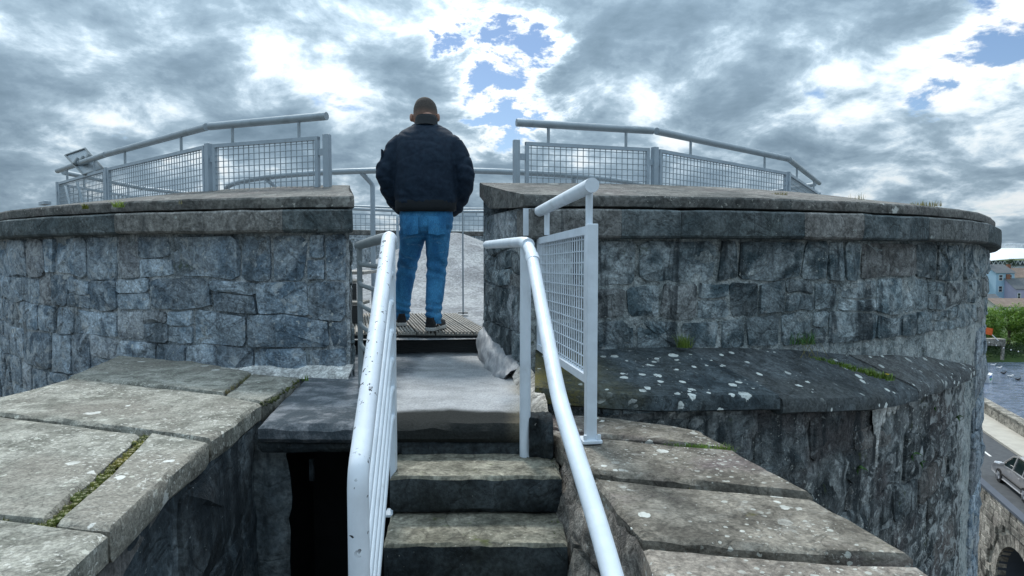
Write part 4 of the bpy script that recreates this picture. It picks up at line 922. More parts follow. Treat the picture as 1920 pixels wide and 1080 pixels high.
b_ = MB(); b_.sweep([ell((0, -.002, z), rx_, ry_, tilt=.04) for z, rx_, ry_ in ((.78, .185, .125), (.83, .208, .145), (.90, .216, .156), (.96, .208, .146), (1.01, .205, .142))])
for s_ in (-1, 1): limb(b_, LEG[s_])
vs_, fs = remeshed(b_, .009, 4, jfold); jn = build('jeans', shift(vs_), fs, MATS['denim'], man, True)
for s_ in (-1, 1):                                  # back pockets follow the seat
    P = []
    for j in range(5):
        for i in range(5):
            x = s_ * (.105 + (i - 2) * .033); z = .90 - j * .035; f = math.sqrt(max(0.05, 1 - (abs(x) / .222) ** 2.3)); P.append(V(x, -.002 - .163 * f ** .9 - (.003 if 0 < i < 4 and 0 < j < 4 else -.004), z - (.012 if i == 2 and j == 4 else 0)))
    build('back_pocket', shift(P), [(j * 5 + i, j * 5 + i + 1, (j + 1) * 5 + i + 1, (j + 1) * 5 + i) for j in range(4) for i in range(4)], MATS['denim'], jn, True)
# hair: a close-cropped cap over the skull
SK = [(-.115, .045, .05, .05), (-.095, .062, .075, .03), (-.05, .072, .092, .01), (0, .079, .103, 0), (.045, .081, .106, -.004), (.08, .074, .097, -.008), (.105, .055, .072, -.01), (.118, .028, .036, -.01), (.1225, .002, .003, -.01)]
def skull(z):
    for q0, q1 in zip(SK, SK[1:]):
        if q0[0] <= z <= q1[0]: f = (z - q0[0]) / (q1[0] - q0[0]); f2 = math.sqrt(f) if z > .105 else f; return [q0[k] + (q1[k] - q0[k]) * f for k in (1, 2, 3)]
    return SK[-1][1:]
rows = []
for j in range(22):
    t = j / 21; row = []
    for i in range(41):
        a = 2 * math.pi * i / 40; fr_a = math.sin(a); low = -.066 if fr_a < -.45 else (-.066 + .075 * sstep(-.45, -.1, fr_a) + .075 * sstep(.1, .8, fr_a)); z = .1225 - (.1225 - low) * t ** 1.5; sk_ = skull(z); o_ = .0055 * (1 - .9 * sstep(.9, 1.0, t))
        row.append(hp((sk_[0] + o_) * math.cos(a), sk_[2] + (sk_[1] + o_) * math.sin(a), z + .005 * max(0, 1 - t * 3)))
    rows.append(row)
b_ = MB().grid(rows); build('hair', shift(b_.v), b_.f, MATS['buzz_hair'], man, True)
for s_ in (-1, 1):
    fx, fy = LEG[s_][-1][0], LEG[s_][-1][1]; yaw = R(-14 * s_); M = Matrix.Rotation(yaw, 3, 'Z')
    def sp(x, y, z): q_ = M @ V(x, y, 0); return V(fx + q_.x, fy + q_.y, z)
    out = [(-.095, .026), (-.085, .036), (-.05, .040), (0, .040), (.06, .046), (.12, .050), (.16, .046), (.19, .034), (.203, .015)]
    loop = [(y, w) for y, w in out] + [(y, -w) for y, w in out[::-1]]
    sh_ = build('shoe', shift([sp(w * k, -.02 + (y + .02) * kk + dy, z) for z, k, kk, dy in ((.024, .98, .98, 0), (.045, 1.0, 1.0, 0), (.068, .93, .93, .0), (.088, .74, .62, -.035), (.098, .66, .46, -.048), (.108, .64, .42, -.05)) for y, w in loop]),
                [(j * 18 + i, j * 18 + (i + 1) % 18, (j + 1) * 18 + (i + 1) % 18, (j + 1) * 18 + i) for j in range(5) for i in range(18)], MATS['shoe_black'], man, True)
    so = MB(); so.sweep([[sp(w * k, y * k, z) for y, w in loop] for z, k in ((.001, .97), (.006, 1.04), (.026, 1.05), (.030, 1.0))]); build('sole', shift(so.v), so.f, MATS['sole_white'], sh_)
    st = MB()
    for side in (-1, 1): st.grid([[sp(side * .0435 - side * .0035 * j, -.06 + .09 * i / 6 + .01 * j, .042 + .016 * j + .012 * math.sin(i * .9)) for i in range(7)] for j in range(3)])
    build('side_stripe', shift(st.v), st.f, MATS['sole_white'], sh_)
b_ = MB(); b_.box(V(-.01, .33, 1.03), (.075, .012, .15), (V(1, 0, 0), V(0, .8, .6), V(0, -.6, .8)), bev=.004)
# ================================================================== plants
leafmat('grass_green', (.075, .165, .015), (.16, .23, .04)); leafmat('fern_green', (.035, .12, .02), (.07, .17, .04)); leafmat('dry_grass', (.22, .19, .09), (.14, .15, .05))
leafmat('moss_green', (.035, .058, .010), (.085, .10, .02)); leafmat('moss_yellow', (.20, .17, .02), (.085, .11, .015)); leafmat('flower_yellow', (.75, .50, .02), (.8, .6, .05))
def blades(b_, c, n, h, spread, w, q, lean=.5, dirn=None):
    for _ in range(n):
        a = q.uniform(0, 6.283); r_ = spread * math.sqrt(q.random()); p = Vector(c) + V(math.cos(a) * r_, math.sin(a) * r_ * .7, 0)
        hh = h * q.uniform(.45, 1.15); a2 = q.uniform(0, 6.283); l = lean * q.uniform(.2, 1.2) * hh; dv = V(math.cos(a2), math.sin(a2), 0) * l + (Vector(dirn) * hh if dirn else V(0, 0, 0))
        sd_ = V(-math.sin(a2), math.cos(a2), 0) * w * q.uniform(.6, 1.2); m1 = p + dv * .35 + V(0, 0, hh * .6); t = p + dv + V(0, 0, hh * .95)
        b_.add([p - sd_, p + sd_, m1 + sd_ * .7, m1 - sd_ * .7, t], [(0, 1, 2, 3), (3, 2, 4)])
def tuft(c, label, n=60, h=.06, spread=.04, w=.0018, mat='grass_green', seed=1, lean=.6, group=None, dirn=None, name='grass_tuft'):
    q = random.Random(seed); b_ = MB(); blades(b_, (c[0], c[1], c[2] - .006), n, h, spread, w, q, lean, dirn); o = b_.build(name, MATS[mat], None, origin=c); tag(o, label, 'grass' if 'grass' in name else 'plant', group); return o
def cap(px, r=5.80):
    th = th_px(px, r); return pol(th, r, .376 + (5.88 - r) * .186 + zdrop(th))
GP = 'plants growing in the masonry'
tuft(at(1283, 650, 3.93), 'bright green grass tuft at the foot of the right parapet', 120, .085, .045, .0024, seed=2, lean=1.0, group=GP)
for i, (px, h, n) in enumerate(((1500, .06, 110),)):
    tuft(at(px, 643, 4.24), 'leafy weed with thin stems at the parapet foot above the ledge joint', n, .095, .10, .0035, 'fern_green', 5, .9, GP, name='weed')
# creeping plant along the ledge joint
b_ = MB(); q = random.Random(8); f0, f1 = at(1530, 668, 3.98), at(1662, 708, 3.86)
for k in range(26):
    t = k / 25; p = f0.lerp(f1, t) + V(q.uniform(-.012, .012), q.uniform(-.02, .02), 0); blades(b_, p + V(0, 0, -.015), int(10 + 22 * t), .022 + .022 * t, .022 + .01 * t, .003, q, 1.2)
o = b_.build('creeping_weed', MATS['grass_green'], None); tag(o, 'green creeping weed along the ledge joint ending in a yellow flower', 'plant', GP)
b_ = MB(); pf_ = at(1664, 703, 3.84)
for k in range(12): a = k * .5236; b_.add([pf_, pf_ + V(math.cos(a) * .012, math.sin(a) * .012, .006), pf_ + V(math.cos(a + .4) * .012, math.sin(a + .4) * .012, .006)], [(0, 1, 2)])
b_.build('flower', MATS['flower_yellow'], o)
b_ = MB(); q = random.Random(9)
for k in range(9): p = f0 + V(q.uniform(-.1, .12), q.uniform(-.03, .06), -.01); e = p + V(q.uniform(-.1, .1), q.uniform(-.03, .03), q.uniform(.08, .16)); b_.tube([p, p.lerp(e, .5) + V(.01, 0, .01), e], [.0016, .0012, .0006], 4)
o = b_.build('dry_stalks', MATS['dry_grass'], None); tag(o, 'dead dry stalks standing in the ledge joint behind the weed', 'plant', GP)
b_ = MB(); q = random.Random(3); a0, a1 = pr(1240, 829), pr(1372, 842)
for k in range(40): t = q.random() ** .7; blades(b_, a0.lerp(a1, t) + V(0, 0, -.012), 6, .012 + .024 * t, .015 + .012 * t, .0016, q, .9)
o = b_.build('grass_tuft', MATS['grass_green'], None); tag(o, 'grass growing in the flag joint beside the mesh guard post', 'grass', GP)
tuft(cap(1605, 5.6), 'wispy dry grass on top of the right coping', 34, .06, .06, .0014, 'dry_grass', 4, .5, GP)
tuft(cap(1735, 5.8), 'low green grass clump on the curving right coping', 170, .045, .12, .002, 'dry_grass', 6, .5, GP)
tuft(cap(1460, 5.5), 'small grass patch on the coping below the right fence post', 70, .025, .06, .002, 'dry_grass', 16, .5, GP)
tuft(pol(th_px(36, 5.96), 5.95, .285), 'bushy yellow green weed on the coping edge at far left', 230, .11, .10, .003, 'grass_green', 7, .7, GP, name='weed')
tuft(at(160, 390, 4.28), 'tiny yellowish weed in the joint under the left coping', 40, .04, .022, .003, 'moss_yellow', 10, .8, GP, name='weed')
tuft(at(222, 387, 4.08), 'small leafy weed in the cornice joint left of centre', 60, .045, .035, .003, 'grass_green', 11, .9, GP, name='weed')
tuft(at(338, 381, 3.94), 'thin dry sprig under the left coping', 9, .05, .012, .0012, 'dry_grass', 12, .4, GP, name='weed')
tuft(pl(572, 706) + V(0, 0, -.02), 'short grass beside the white fillet on the landing', 24, .045, .018, .0015, 'grass_green', 13, .7, GP)
b_ = MB(); q = random.Random(23); a0, a1 = pl(470, 702), pl(424, 734)
for k in range(26): blades(b_, a0.lerp(a1, q.random()) + V(0, 0, -.014), 4, .028, .012, .0015, q, .9)
o = b_.build('grass_tuft', MATS['dry_grass'], None); tag(o, 'dry grass in the short joint between the two far flags', 'grass', GP)
def strap(c, nrm, n, ln, w, seed, label):           # hart's tongue fern in a wall
    q = random.Random(seed); b_ = MB(); nrm = Vector(nrm).normalized(); sdv = nrm.cross(V(0, 0, 1)).normalized()
    for k in range(n):
        a = q.uniform(-1.1, 1.1); L_ = ln * q.uniform(.6, 1.1); rows = []
        for j in range(7):
            f = j / 6; p = Vector(c) + sdv * math.sin(a) * L_ * f + V(0, 0, 1) * (L_ * (.9 * math.cos(a) * f - .75 * f * f)) + nrm * (.5 * L_ * f + .01); ww = w * math.sin(math.pi * min(1, .12 + f * .88)) ** .7
            rows.append([p - sdv * math.cos(a) * ww + V(0, 0, math.sin(a) * ww), p + nrm * ww * .25, p + sdv * math.cos(a) * ww - V(0, 0, math.sin(a) * ww)])
        b_.grid(rows)
    o = b_.build('wall_fern', MATS['fern_green'], None, True, origin=c); tag(o, label, 'fern', GP)
def on_base(px, py):
    d = ray(px, py); best = None
    for i in range(500):
        u = LS[-1] * i / 499; p = base_map(u, 0, 0); e = abs(p.x / p.y - d.x / d.y)
        if best is None or e < best[0]: best = (e, u, p)
    p = best[2]; t = t_of(best[1]); return d * (p.y / d.y), lnrm(t)
for px, py, n, ln, w, lb in ((1603, 878, 11, .10, .011, 'bright strap-leaved fern low on the dark base wall'), (1704, 852, 6, .10, .010, 'dark hanging fern below the white lime run'), (1722, 868, 5, .08, .009, 'small brownish fern beside the dark hanging fern'), (1790, 782, 9, .08, .009, 'dark fern clump near the right end of the base wall'), (1748, 765, 6, .05, .007, 'tiny fern just below the ledge lip')):
    p, nr = on_base(px, py); strap(p, nr, n, ln, w, px, lb)
# moss in the long flag joint
def moss_line(P, n, seed, label, r0=.010, mat='moss_yellow', sp=.012):
    q = random.Random(seed); b_ = MB(); P = [Vector(p) for p in P]
    for _ in range(n):
        t = q.random() * (len(P) - 1); i = min(int(t), len(P) - 2); p = P[i].lerp(P[i + 1], t - i) + V(q.gauss(0, sp), q.gauss(0, sp), -.016 + q.uniform(-.006, .006)); r_ = r0 * q.uniform(.5, 1.4); b_.ball(p, V(r_, r_, r_ * .8), 6, 4)
        blades(b_, p + V(0, 0, r_ * .3), 3, r_ * 1.5, r_, .0012, q, .8)
    o = b_.build('moss', MATS[mat], None); tag(o, label, kind='stuff'); return o
moss_line([pl(274, 816), pl(235, 850), pl(190, 893), pl(150, 930), pl(98, 975)], 170, 5, 'yellow and brown moss filling the long joint between left flags', .010)
moss_line([pl(278, 812), pl(262, 828)], 40, 6, 'green moss at the corner of the left flag joint', .009, 'moss_green', .010)
moss_line([pl(96, 976), pl(82, 982), pl(0, 970)], 40, 16, 'grassy moss at the near end of the left flag joint', .008, 'moss_green', .012)
moss_line([pl(560, 708), pl(520, 738), pl(494, 754)], 60, 7, 'dark green moss where the flags meet the landing', .007, 'moss_green', .008)
moss_line([pr(1125, 902), pr(1200, 908), pr(1330, 919)], 50, 17, 'dry moss in the joint of the right wall flags', .006, 'moss_yellow', .006)
moss_line([V(.16, 2.6, -.885), V(.165, 2.82, -.885), V(.05, 2.82, -.885)], 60, 18, 'green moss round the foot of the right handrail post', .006, 'moss_green', .012)
moss_line([V(.17, 2.32, -1.045), V(.17, 2.5, -1.04)], 30, 19, 'moss in the corner of the second step', .006, 'moss_green', .01)
# ================================================================== far surroundings: quay, river, far bank
def watermat():
    m_, nt, b = nodes('river_water'); g = G(nt); w1 = g.noise(.9, 5, .6, .6, k=(1, 1.6, 1)); w2 = g.noise(3.2, 4, .6, .4)
    g.put(b.inputs['Base Color'], g.mix(g.ramp(w1, .4, .62), (.07, .10, .15), (.15, .19, .27))); b.inputs['Roughness'].default_value = .16
    g.L(g.bump(g.math('ADD', w1, g.math('MULTIPLY', w2, .5)), 1.0, .35), b.inputs['Normal']); MATS['river_water'] = m_
watermat()
plain('asphalt', (.045, .050, .056), (.065, .070, .076), .85, 3, bump=.2); plain('footpath', (.42, .40, .35), (.34, .32, .28), .9, 1.5); plain('road_paint', (.7, .7, .68), None, .7)
plain('yard_ground', (.10, .10, .09), (.15, .14, .12), .95, .5); plain('bank_grass', (.035, .07, .015), (.06, .09, .025), .9, .6, bump=.5, bd=.2)
plain('blue_wall', (.36, .52, .68), (.32, .47, .62), .9, .4); plain('lilac_wall', (.42, .40, .56), (.38, .36, .50), .9, .4); plain('pale_wall', (.55, .54, .52), (.45, .44, .42), .9, .4); plain('slate', (.075, .085, .095), (.11, .12, .13), .8, 2)
plain('brown_roof', (.16, .12, .10), (.22, .17, .14), .9, 1); plain('window_white', (.75, .77, .8), None, .5); plain('window_glass', (.03, .04, .055), None, .1, spec=.8)
plain('stadium_white', (.72, .76, .80), (.66, .70, .74), .5, .05); plain('stadium_dark', (.05, .065, .09), (.08, .09, .11), .8, .1); plain('orange_cloth', (.75, .14, .03), None, .7); plain('brick_red', (.30, .13, .08), (.22, .10, .07), .9, 2)
plain('hull_white', (.78, .80, .82), None, .3); plain('hull_blue', (.02, .16, .55), None, .4); plain('hull_green', (.06, .38, .12), None, .4); plain('tan_canvas', (.42, .34, .26), None, .8); plain('bird_white', (.75, .75, .75), None, .8); plain('bird_dark', (.03, .03, .03), None, .8)
ZRD, ZW = -11.0, -14.0
sheet('ground', -2500, 2500, -2500, 4000, -16.2, MATS['yard_ground'], 'ground below the tower')
sheet('river', 30, 330, -60, 118, ZW, MATS['river_water'], 'choppy blue grey river')
o = MB().grid([[V(30, 83.5, -14.4), V(600, 83.5, -14.4)], [V(30, 84.5, -13.2), V(600, 84.5, -13.2)], [V(30, 88, -12.6), V(600, 88, -12.6)], [V(-900, 2600, -11), V(3000, 2600, -11)]]).build('far_bank', MATS['bank_grass']); tag(o, kind='structure')
rd = V(.315, .949, 0); rn = V(.949, -.315, 0)          # along and across the quay road (towards the river)
E0 = onz(1838, 905, ZRD); E0 = V(E0.x, E0.y, 0)
def rq(s_, t, z): p = E0 + rd * s_ + rn * t; return V(p.x, p.y, z)
def strip(name, t0, t1, z, mat, s0=-40, s1=55, kind='structure', label=None, zb=None):
    b_ = MB(); ss = steps_(s0, s1, 5.0)
    if zb is None: b_.grid([[rq(s, t0, z) for s in ss], [rq(s, t1, z) for s in ss]])
    else: b_.sweep([[rq(s, t0, zb), rq(s, t0, z), rq(s, t1, z), rq(s, t1, zb)] for s in ss])
    o = b_.build(name, mat); tag(o, label, None, kind=kind); return o
def across(px, py):                                  # offset across the road of a pixel on the road plane
    p = onz(px, py, ZRD); return (V(p.x, p.y, 0) - E0).dot(rn)
tp = across(1880, 835); tk = across(1882, 812); print('ROAD', tp, tk, across(1845, 850), across(1845, 785), across(1860, 888))
strip('road', .2, tp, ZRD, MATS['asphalt'])
strip('kerb', tp, tp + .25, ZRD + .12, MATS['footpath'], zb=ZRD - .3)
strip('footpath', tp + .25, across(1845, 783) + .3, ZRD + .116, MATS['footpath'], zb=ZRD - .3)
tc_ = across(1850, 850); s_ = -20
lane = [MB().grid([[rq(s, tc_ - .06, ZRD + .004), rq(s, tc_ + .06, ZRD + .004)], [rq(s + 3.2, tc_ - .06, ZRD + .004), rq(s + 3.2, tc_ + .06, ZRD + .004)]]) for s in range(-20, 40, 5)]
b_ = MB()
for l_ in lane: b_.add(l_.v, l_.f)
o = b_.build('road_markings', MATS['road_paint']); tag(o, kind='structure')
tw = across(1845, 783) + .3
qw = thing('quay_wall', rq(5, tw + .25, ZRD - 3.2), 'low grey stone river wall beyond the quay road', 'wall')
strip_b = MB(); ss = steps_(-40, 55, 1.2)
strip_b.sweep([[rq(s, tw, -14.6), rq(s, tw + .03 * fb((s, 1, 1), 1, 2), ZRD + .80), rq(s, tw + .5, ZRD + .80), rq(s, tw + .5, -14.6)] for s in ss]); strip_b.build('wall_body', MATS['quay_wall'], qw)
for k in range(20): s = -16 + 1.9 * k; b_ = MB().box(rq(s, tw + .25, ZRD + .85), (1.87, .62, .12), (rd, rn, (0, 0, 1)), bev=.02); b_.build('coping_stone', MATS['quay_wall'], qw)
# --- retaining wall with arch on the castle side of the road
rw = thing('retaining_wall', rq(0, 0, -16.2), 'pale block retaining wall with dark arch below the quay road', 'wall')
AC_S, AC_Z, AR = None, None, 2.1
def on_wall(px, py):                                 # (s, z) on the wall face seen at a pixel
    d = ray(px, py); k = E0.dot(rn) / d.dot(rn); p = d * k; return (V(p.x, p.y, 0) - E0).dot(rd), p.z
sA, zA = on_wall(1905, 1029); sB, zB = on_wall(1850, 1080); print('ARCH', sA, zA, sB, zB, on_wall(1838, 920), on_wall(1920, 980))
AC_S = sA - .25; AC_Z = zA - AR
def in_arch(s, z, m=0.0): return (math.hypot(s - AC_S, z - AC_Z) < AR + m) if z > AC_Z else abs(s - AC_S) < AR + m
b_ = MB(); n = 160; ss = steps_(-14, 22, .2); zs = steps_(-16.2, ZRD - .02, .2)
for i in range(len(ss) - 1):
    for j in range(len(zs) - 1):
        if in_arch((ss[i] + ss[i + 1]) / 2, (zs[j] + zs[j + 1]) / 2, .16): continue
        k = len(b_.v); b_.v += [rq(ss[i], .02, zs[j]), rq(ss[i + 1], .02, zs[j]), rq(ss[i + 1], .02, zs[j + 1]), rq(ss[i], .02, zs[j + 1])]; b_.f.append((k, k + 1, k + 2, k + 3))
b_.build('mortar_face', MATS['quay_wall'], rw)
b_ = MB(); arc = [(AC_S + AR * math.cos(a), AC_Z + AR * math.sin(a)) for a in [math.pi * i / 24 for i in range(25)]]; arc = [(AC_S + AR, -16.2)] + arc + [(AC_S - AR, -16.2)]
b_.grid([[rq(s, .02, z) for s, z in arc], [rq(s, 5.5, z) for s, z in arc]]); b_.grid([[rq(AC_S - AR, 5.5, -16.2), rq(AC_S + AR, 5.5, -16.2)], [rq(AC_S - AR, 5.5, AC_Z + AR), rq(AC_S + AR, 5.5, AC_Z + AR)]]); b_.build('arch_vault', MATS['stadium_dark'], rw)
q = random.Random(2); z = ZRD - .02; row = 0
while z > -15.6:
    h = .34 if row else .22; s = -9 + q.uniform(0, .5)
    while s < 12:
        w = q.uniform(.45, .85)
        if not any(in_arch(a, c_, .52) for a in (s + .03, s + w / 2, s + w - .03) for c_ in (z, z - h)) and -8 < s < 9:
            MB().box(rq(s + w / 2, -.005 - q.uniform(0, .03), z - h / 2), (w - .03, .14, h - .03), (rd, rn, (0, 0, 1)), bev=.02).build('block', MATS['far_block'], rw)
        s += w
    z -= h; row += 1
for k in range(17):
    a0, a1 = math.pi * k / 17 + .012, math.pi * (k + 1) / 17 - .012; L_ = .5; pts = [(AR, a0), (AR, a1), (AR + L_, a1), (AR + L_, a0)]
    b_ = MB(); fr2 = [rq(AC_S + r_ * math.cos(a), -.06, AC_Z + r_ * math.sin(a)) for r_, a in pts]; bk2 = [p + rn * .4 for p in fr2]; b_.sweep([fr2, bk2]); b_.build('voussoir', MATS['far_block'], rw)
MB().sweep([[rq(s, -.12, ZRD + .0 - .02), rq(s, -.12, ZRD + .10 + .02 * fb((s, 0, 0), 2, 2)), rq(s, .22, ZRD + .11), rq(s, .22, ZRD - .02)] for s in steps_(-14, 22, .4)]).build('kerb_stones', MATS['stadium_dark'], rw)
# --- car on the road
def car():
    root = thing('parked_car', (0, 0, 0), 'silver grey people carrier car driving on the quay road', 'car'); pm = paint('car_paint', (.50, .48, .48), .28, metal=.5, coat=.6, bump=0); plain('car_glass', (.01, .02, .022), None, .08, spec=.9); plain('alloy', (.55, .55, .57), None, .35, metal=.6); plain('tail_red', (.4, .01, .01), None, .3)
    prof = [(-2.28, .38), (-2.32, .62), (-2.28, .92), (-2.15, 1.0), (-1.0, 1.03), (.2, 1.0), (1.15, .93), (1.9, .80), (2.22, .66), (2.32, .48), (2.28, .30), (1.2, .24), (-1.2, .24)]
    def ring(x, k, dz=0): return [V(y * (1 - .02 * k), x, z - .02 * k * (1 if z > .6 else -1) + dz) for y, z in prof]
    xs = [(-.90, 2.2), (-.925, 1), (-.93, 0), (.93, 0), (.925, 1), (.90, 2.2)]; b_ = MB(); b_.sweep([ring(x, k) for x, k in xs]); body_ = b_.build('body', pm, root); autosmooth(body_, 35)
    gh = [(-2.18, 1.0, .86), (-1.85, 1.58, .66), (-1.2, 1.67, .66), (-.2, 1.68, .67), (.45, 1.56, .68), (1.25, .95, .84)]
    b_ = MB(); L_ = [V(a, -w, z) for a, z, w in gh]; R_ = [V(a, w, z) for a, z, w in gh]; b_.v = L_ + R_; n = len(gh); b_.f = [list(range(n)), list(range(n, 2 * n))[::-1]] + [(i, i + 1, n + i + 1, n + i) for i in range(n - 1)]; b_.build('cabin', MATS['car_glass'], root)
    b_ = MB(); b_.grid([[V(a, -w - .004, z + .012) for a, z, w in gh[1:5]], [V(a, 0, z + .05) for a, z, w in gh[1:5]], [V(a, w + .004, z + .012) for a, z, w in gh[1:5]]])
    autosmooth(b_.build('roof', pm, root), 40)
    for s_ in (-1, 1):
        b_ = MB()
        for (a, z, w), (a2, z2, w2) in zip(gh, gh[1:]): b_.bar(V(a, s_ * (w + .004), z), V(a2, s_ * (w2 + .004), z2), .05, .06)
        for a in (-.95, .05): b_.bar(V(a, s_ * .855, 1.0), V(a - .05, s_ * .675, 1.66), .05, .08, (1, 0, 0))
        b_.build('pillar_trim', pm, root)
    for a in (-1.36, 1.42):
        for s_ in (-1, 1):
            b_ = MB(); b_.tube([V(a, s_ * .70, .325), V(a, s_ * .945, .325)], .325, 24); w = b_.build('wheel', MATS['black_rubber'], root)
            b_ = MB(); b_.tube([V(a, s_ * .93, .325), V(a, s_ * .958, .325)], .19, 20); 
            for k in range(5): an = k * 1.2566; b_.bar(V(a, s_ * .955, .325), V(a + .21 * math.cos(an), s_ * .955, .325 + .21 * math.sin(an)), .03, .06, (0, 1, 0))
            b_.build('rim', MATS['alloy'], w)
    for s_ in (-1, 1):
        MB().box((2.12, s_ * .72, .74), (.34, .30, .14), (V(1, -s_ * .25, -.3), V(s_ * .25, 1, 0), V(.3, 0, 1)), bev=.04).build('headlight', MATS['window_white'], root); MB().box((-2.25, s_ * .74, .95), (.12, .22, .40), bev=.03).build('tail_light', MATS['tail_red'], root)
        MB().box((.85, s_ * 1.0, 1.05), (.12, .20, .14), bev=.04).build('wing_mirror', pm, root)
        for a in (-.35, .62): MB().box((a - .45, s_ * .94, .88), (.18, .03, .03), bev=.008).build('handle', pm, root)
        MB().box((0, s_ * .936, .48), (2.2, .02, .07), bev=.005).build('side_trim', MATS['black_rubber'], root)
    return root
cr2 = car()
wA, wB = onz(1859, 902, ZRD), onz(1914, 928, ZRD)
tcar = ((V(wA.x, wA.y, 0) - E0).dot(rn) + (V(wB.x, wB.y, 0) - E0).dot(rn)) / 2 + .93; print('CAR', tcar, (wA - wB).length)
scar = (V(wA.x, wA.y, 0) - E0).dot(rd) - 1.42; p = rq(scar, tcar, ZRD + .004); cr2.location = p; cr2.rotation_euler = (0, 0, math.atan2(rd.y, rd.x)); cr2.name = 'car'
# --- trees on the far bank
leafmat('tree_leaf', (.075, .17, .02), (.17, .27, .035)); leafmat('tree_leaf_dark', (.018, .045, .012), (.035, .07, .02)); plain('bark', (.09, .07, .05), None, .9)
def tree(base, h, rx_, seed, label, mat='tree_leaf', n=8500):
    q = random.Random(seed); base = Vector(base); t = thing('tree', base, label, 'tree', 'trees on the far river bank'); b_ = MB(); b_.tube([base, base + V(.1, 0, h * .3), base + V(-.1, .1, h * .7)], [h * .04, h * .03, h * .012], 8)
    for k in range(6): a = q.uniform(0, 6.28); p = base + V(0, 0, h * q.uniform(.2, .5)); b_.tube([p, p + V(math.cos(a) * rx_ * .4, math.sin(a) * rx_ * .4, h * .2)], [h * .015, h * .006], 6)
    b_.build('trunk', MATS['bark'], t); cl_ = []
    for k in range(26):
        a = q.uniform(0, 6.28); f = q.uniform(.12, 1); r_ = rx_ * math.sqrt(max(.05, 1 - (2 * f - .95) ** 2)) * q.uniform(.3, .95); cl_.append((base + V(math.cos(a) * r_, math.sin(a) * r_, h * f * .93), rx_ * q.uniform(.22, .42)))
    vv, ff = [], []
    for _ in range(n):
        c_, r_ = q.choice(cl_); d = V(q.gauss(0, 1), q.gauss(0, 1), q.gauss(0, 1)).normalized(); p = c_ + d * r_ * q.uniform(.55, 1.05); s_ = q.uniform(.07, .16); u = V(q.gauss(0, 1), q.gauss(0, 1), q.gauss(0, .6)).normalized(); w = u.cross(d + V(0, 0, .3)).normalized()
        k = len(vv); vv += [p + u * s_, p + w * s_ * .6, p - u * s_, p - w * s_ * .6]; ff.append((k, k + 1, k + 2, k + 3))
    build('crown', vv, ff, MATS[mat], t)
def bank(px, Y, z=-12.9): d = ray(px, 600); return V(d.x / d.y * Y, Y, z)
for i, (px, Y, h, r_, lb, m_) in enumerate(((1846, 88, 5.4, 2.6, 'green tree on the far bank right against the tower edge', 'tree_leaf'), (1892, 90, 6.1, 3.0, 'tallest bright green tree on the far bank at picture edge', 'tree_leaf'), (1935, 89, 5.6, 2.8, 'green tree cut by the right picture edge', 'tree_leaf'))): tree(bank(px, Y), h, r_, 50 + i, lb, m_)
q = random.Random(77); vv, ff = [], []
for _ in range(9000):
    X = q.uniform(58, 78); f = q.random(); p = V(X, 84.2 + 3.5 * f + q.gauss(0, .2), -13.5 + 1.1 * f + abs(q.gauss(0, .35))); s_ = q.uniform(.06, .14); u = V(q.gauss(0, 1), q.gauss(0, .5), q.gauss(0, 1)).normalized(); w = V(q.gauss(0, 1), q.gauss(0, .5), q.gauss(0, 1)).normalized(); k = len(vv); vv += [p + u * s_, p + w * s_ * .7, p - u * s_, p - w * s_ * .7]; ff.append((k, k + 1, k + 2, k + 3))
o = build('bank_undergrowth', vv, ff, MATS['tree_leaf_dark']); tag(o, 'dark green undergrowth along the far waterline', kind='stuff')
# --- houses
def house(px0, px1, y_eave, y_base, Y, depth, wallm, roofm, label, cols, rows_, ridge=2.2, name='house', chim=True):
    a = at(px0, y_eave, Y); b2 = at(px1, y_base, Y); x0, x1, zt, zb = a.x, b2.x, a.z, b2.z; t = thing(name, ((x0 + x1) / 2, Y, zb), label, 'house', 'houses across the river')
    b_ = MB(); cx = (x0 + x1) / 2; b_.box((cx, Y + depth / 2, (zt + zb) / 2), (x1 - x0, depth, zt - zb)); b_.add([V(x0, Y, zt), V(x0, Y + depth, zt), V(x0, Y + depth / 2, zt + ridge), V(x1, Y, zt), V(x1, Y + depth, zt), V(x1, Y + depth / 2, zt + ridge)], [(0, 1, 2), (3, 5, 4)]); b_.build('wall', wallm, t)
    b_ = MB(); ov = .3
    for s_, yy in ((-1, Y - ov), (1, Y + depth + ov)): b_.grid([[V(x0 - ov, yy, zt - ov * .4), V(x1 + ov, yy, zt - ov * .4)], [V(x0 - ov, Y + depth / 2, zt + ridge + .1), V(x1 + ov, Y + depth / 2, zt + ridge + .1)]])
    rf = b_.build('roof', roofm, t)
    if chim: MB().box((x0 + .8, Y + depth / 2, zt + ridge + .5), (1.0, .8, 1.6)).build('chimney', MATS['brick_red'], rf)
    w = (x1 - x0) / cols; h = (zt - zb) / rows_
    for i in range(cols):
        for j in range(rows_):
            c_ = V(x0 + w * (i + .5), Y - .03, zb + h * (j + .55)); ww, wh = min(1.05, w * .4), min(1.6, h * .55); b_ = MB()
            for dx in (-ww / 2, ww / 2): b_.box(c_ + V(dx, 0, 0), (.12, .14, wh))
            for dz in (-wh / 2, 0, wh / 2): b_.box(c_ + V(0, .004, dz), (ww, .12, .11))
            wi = b_.build('window', MATS['window_white'], t); MB().box(c_ + V(0, .05, 0), (ww - .02, .06, wh - .02)).build('pane', MATS['window_glass'], wi)
    return t
house(1868, 1900, 511, 575, 182, 9, MATS['blue_wall'], MATS['slate'], 'light blue three-storey house across the river', 2, 3)
house(1904, 1945, 541, 572, 178, 8, MATS['lilac_wall'], MATS['slate'], 'lilac low house beside the light blue house', 3, 1, 2.6)
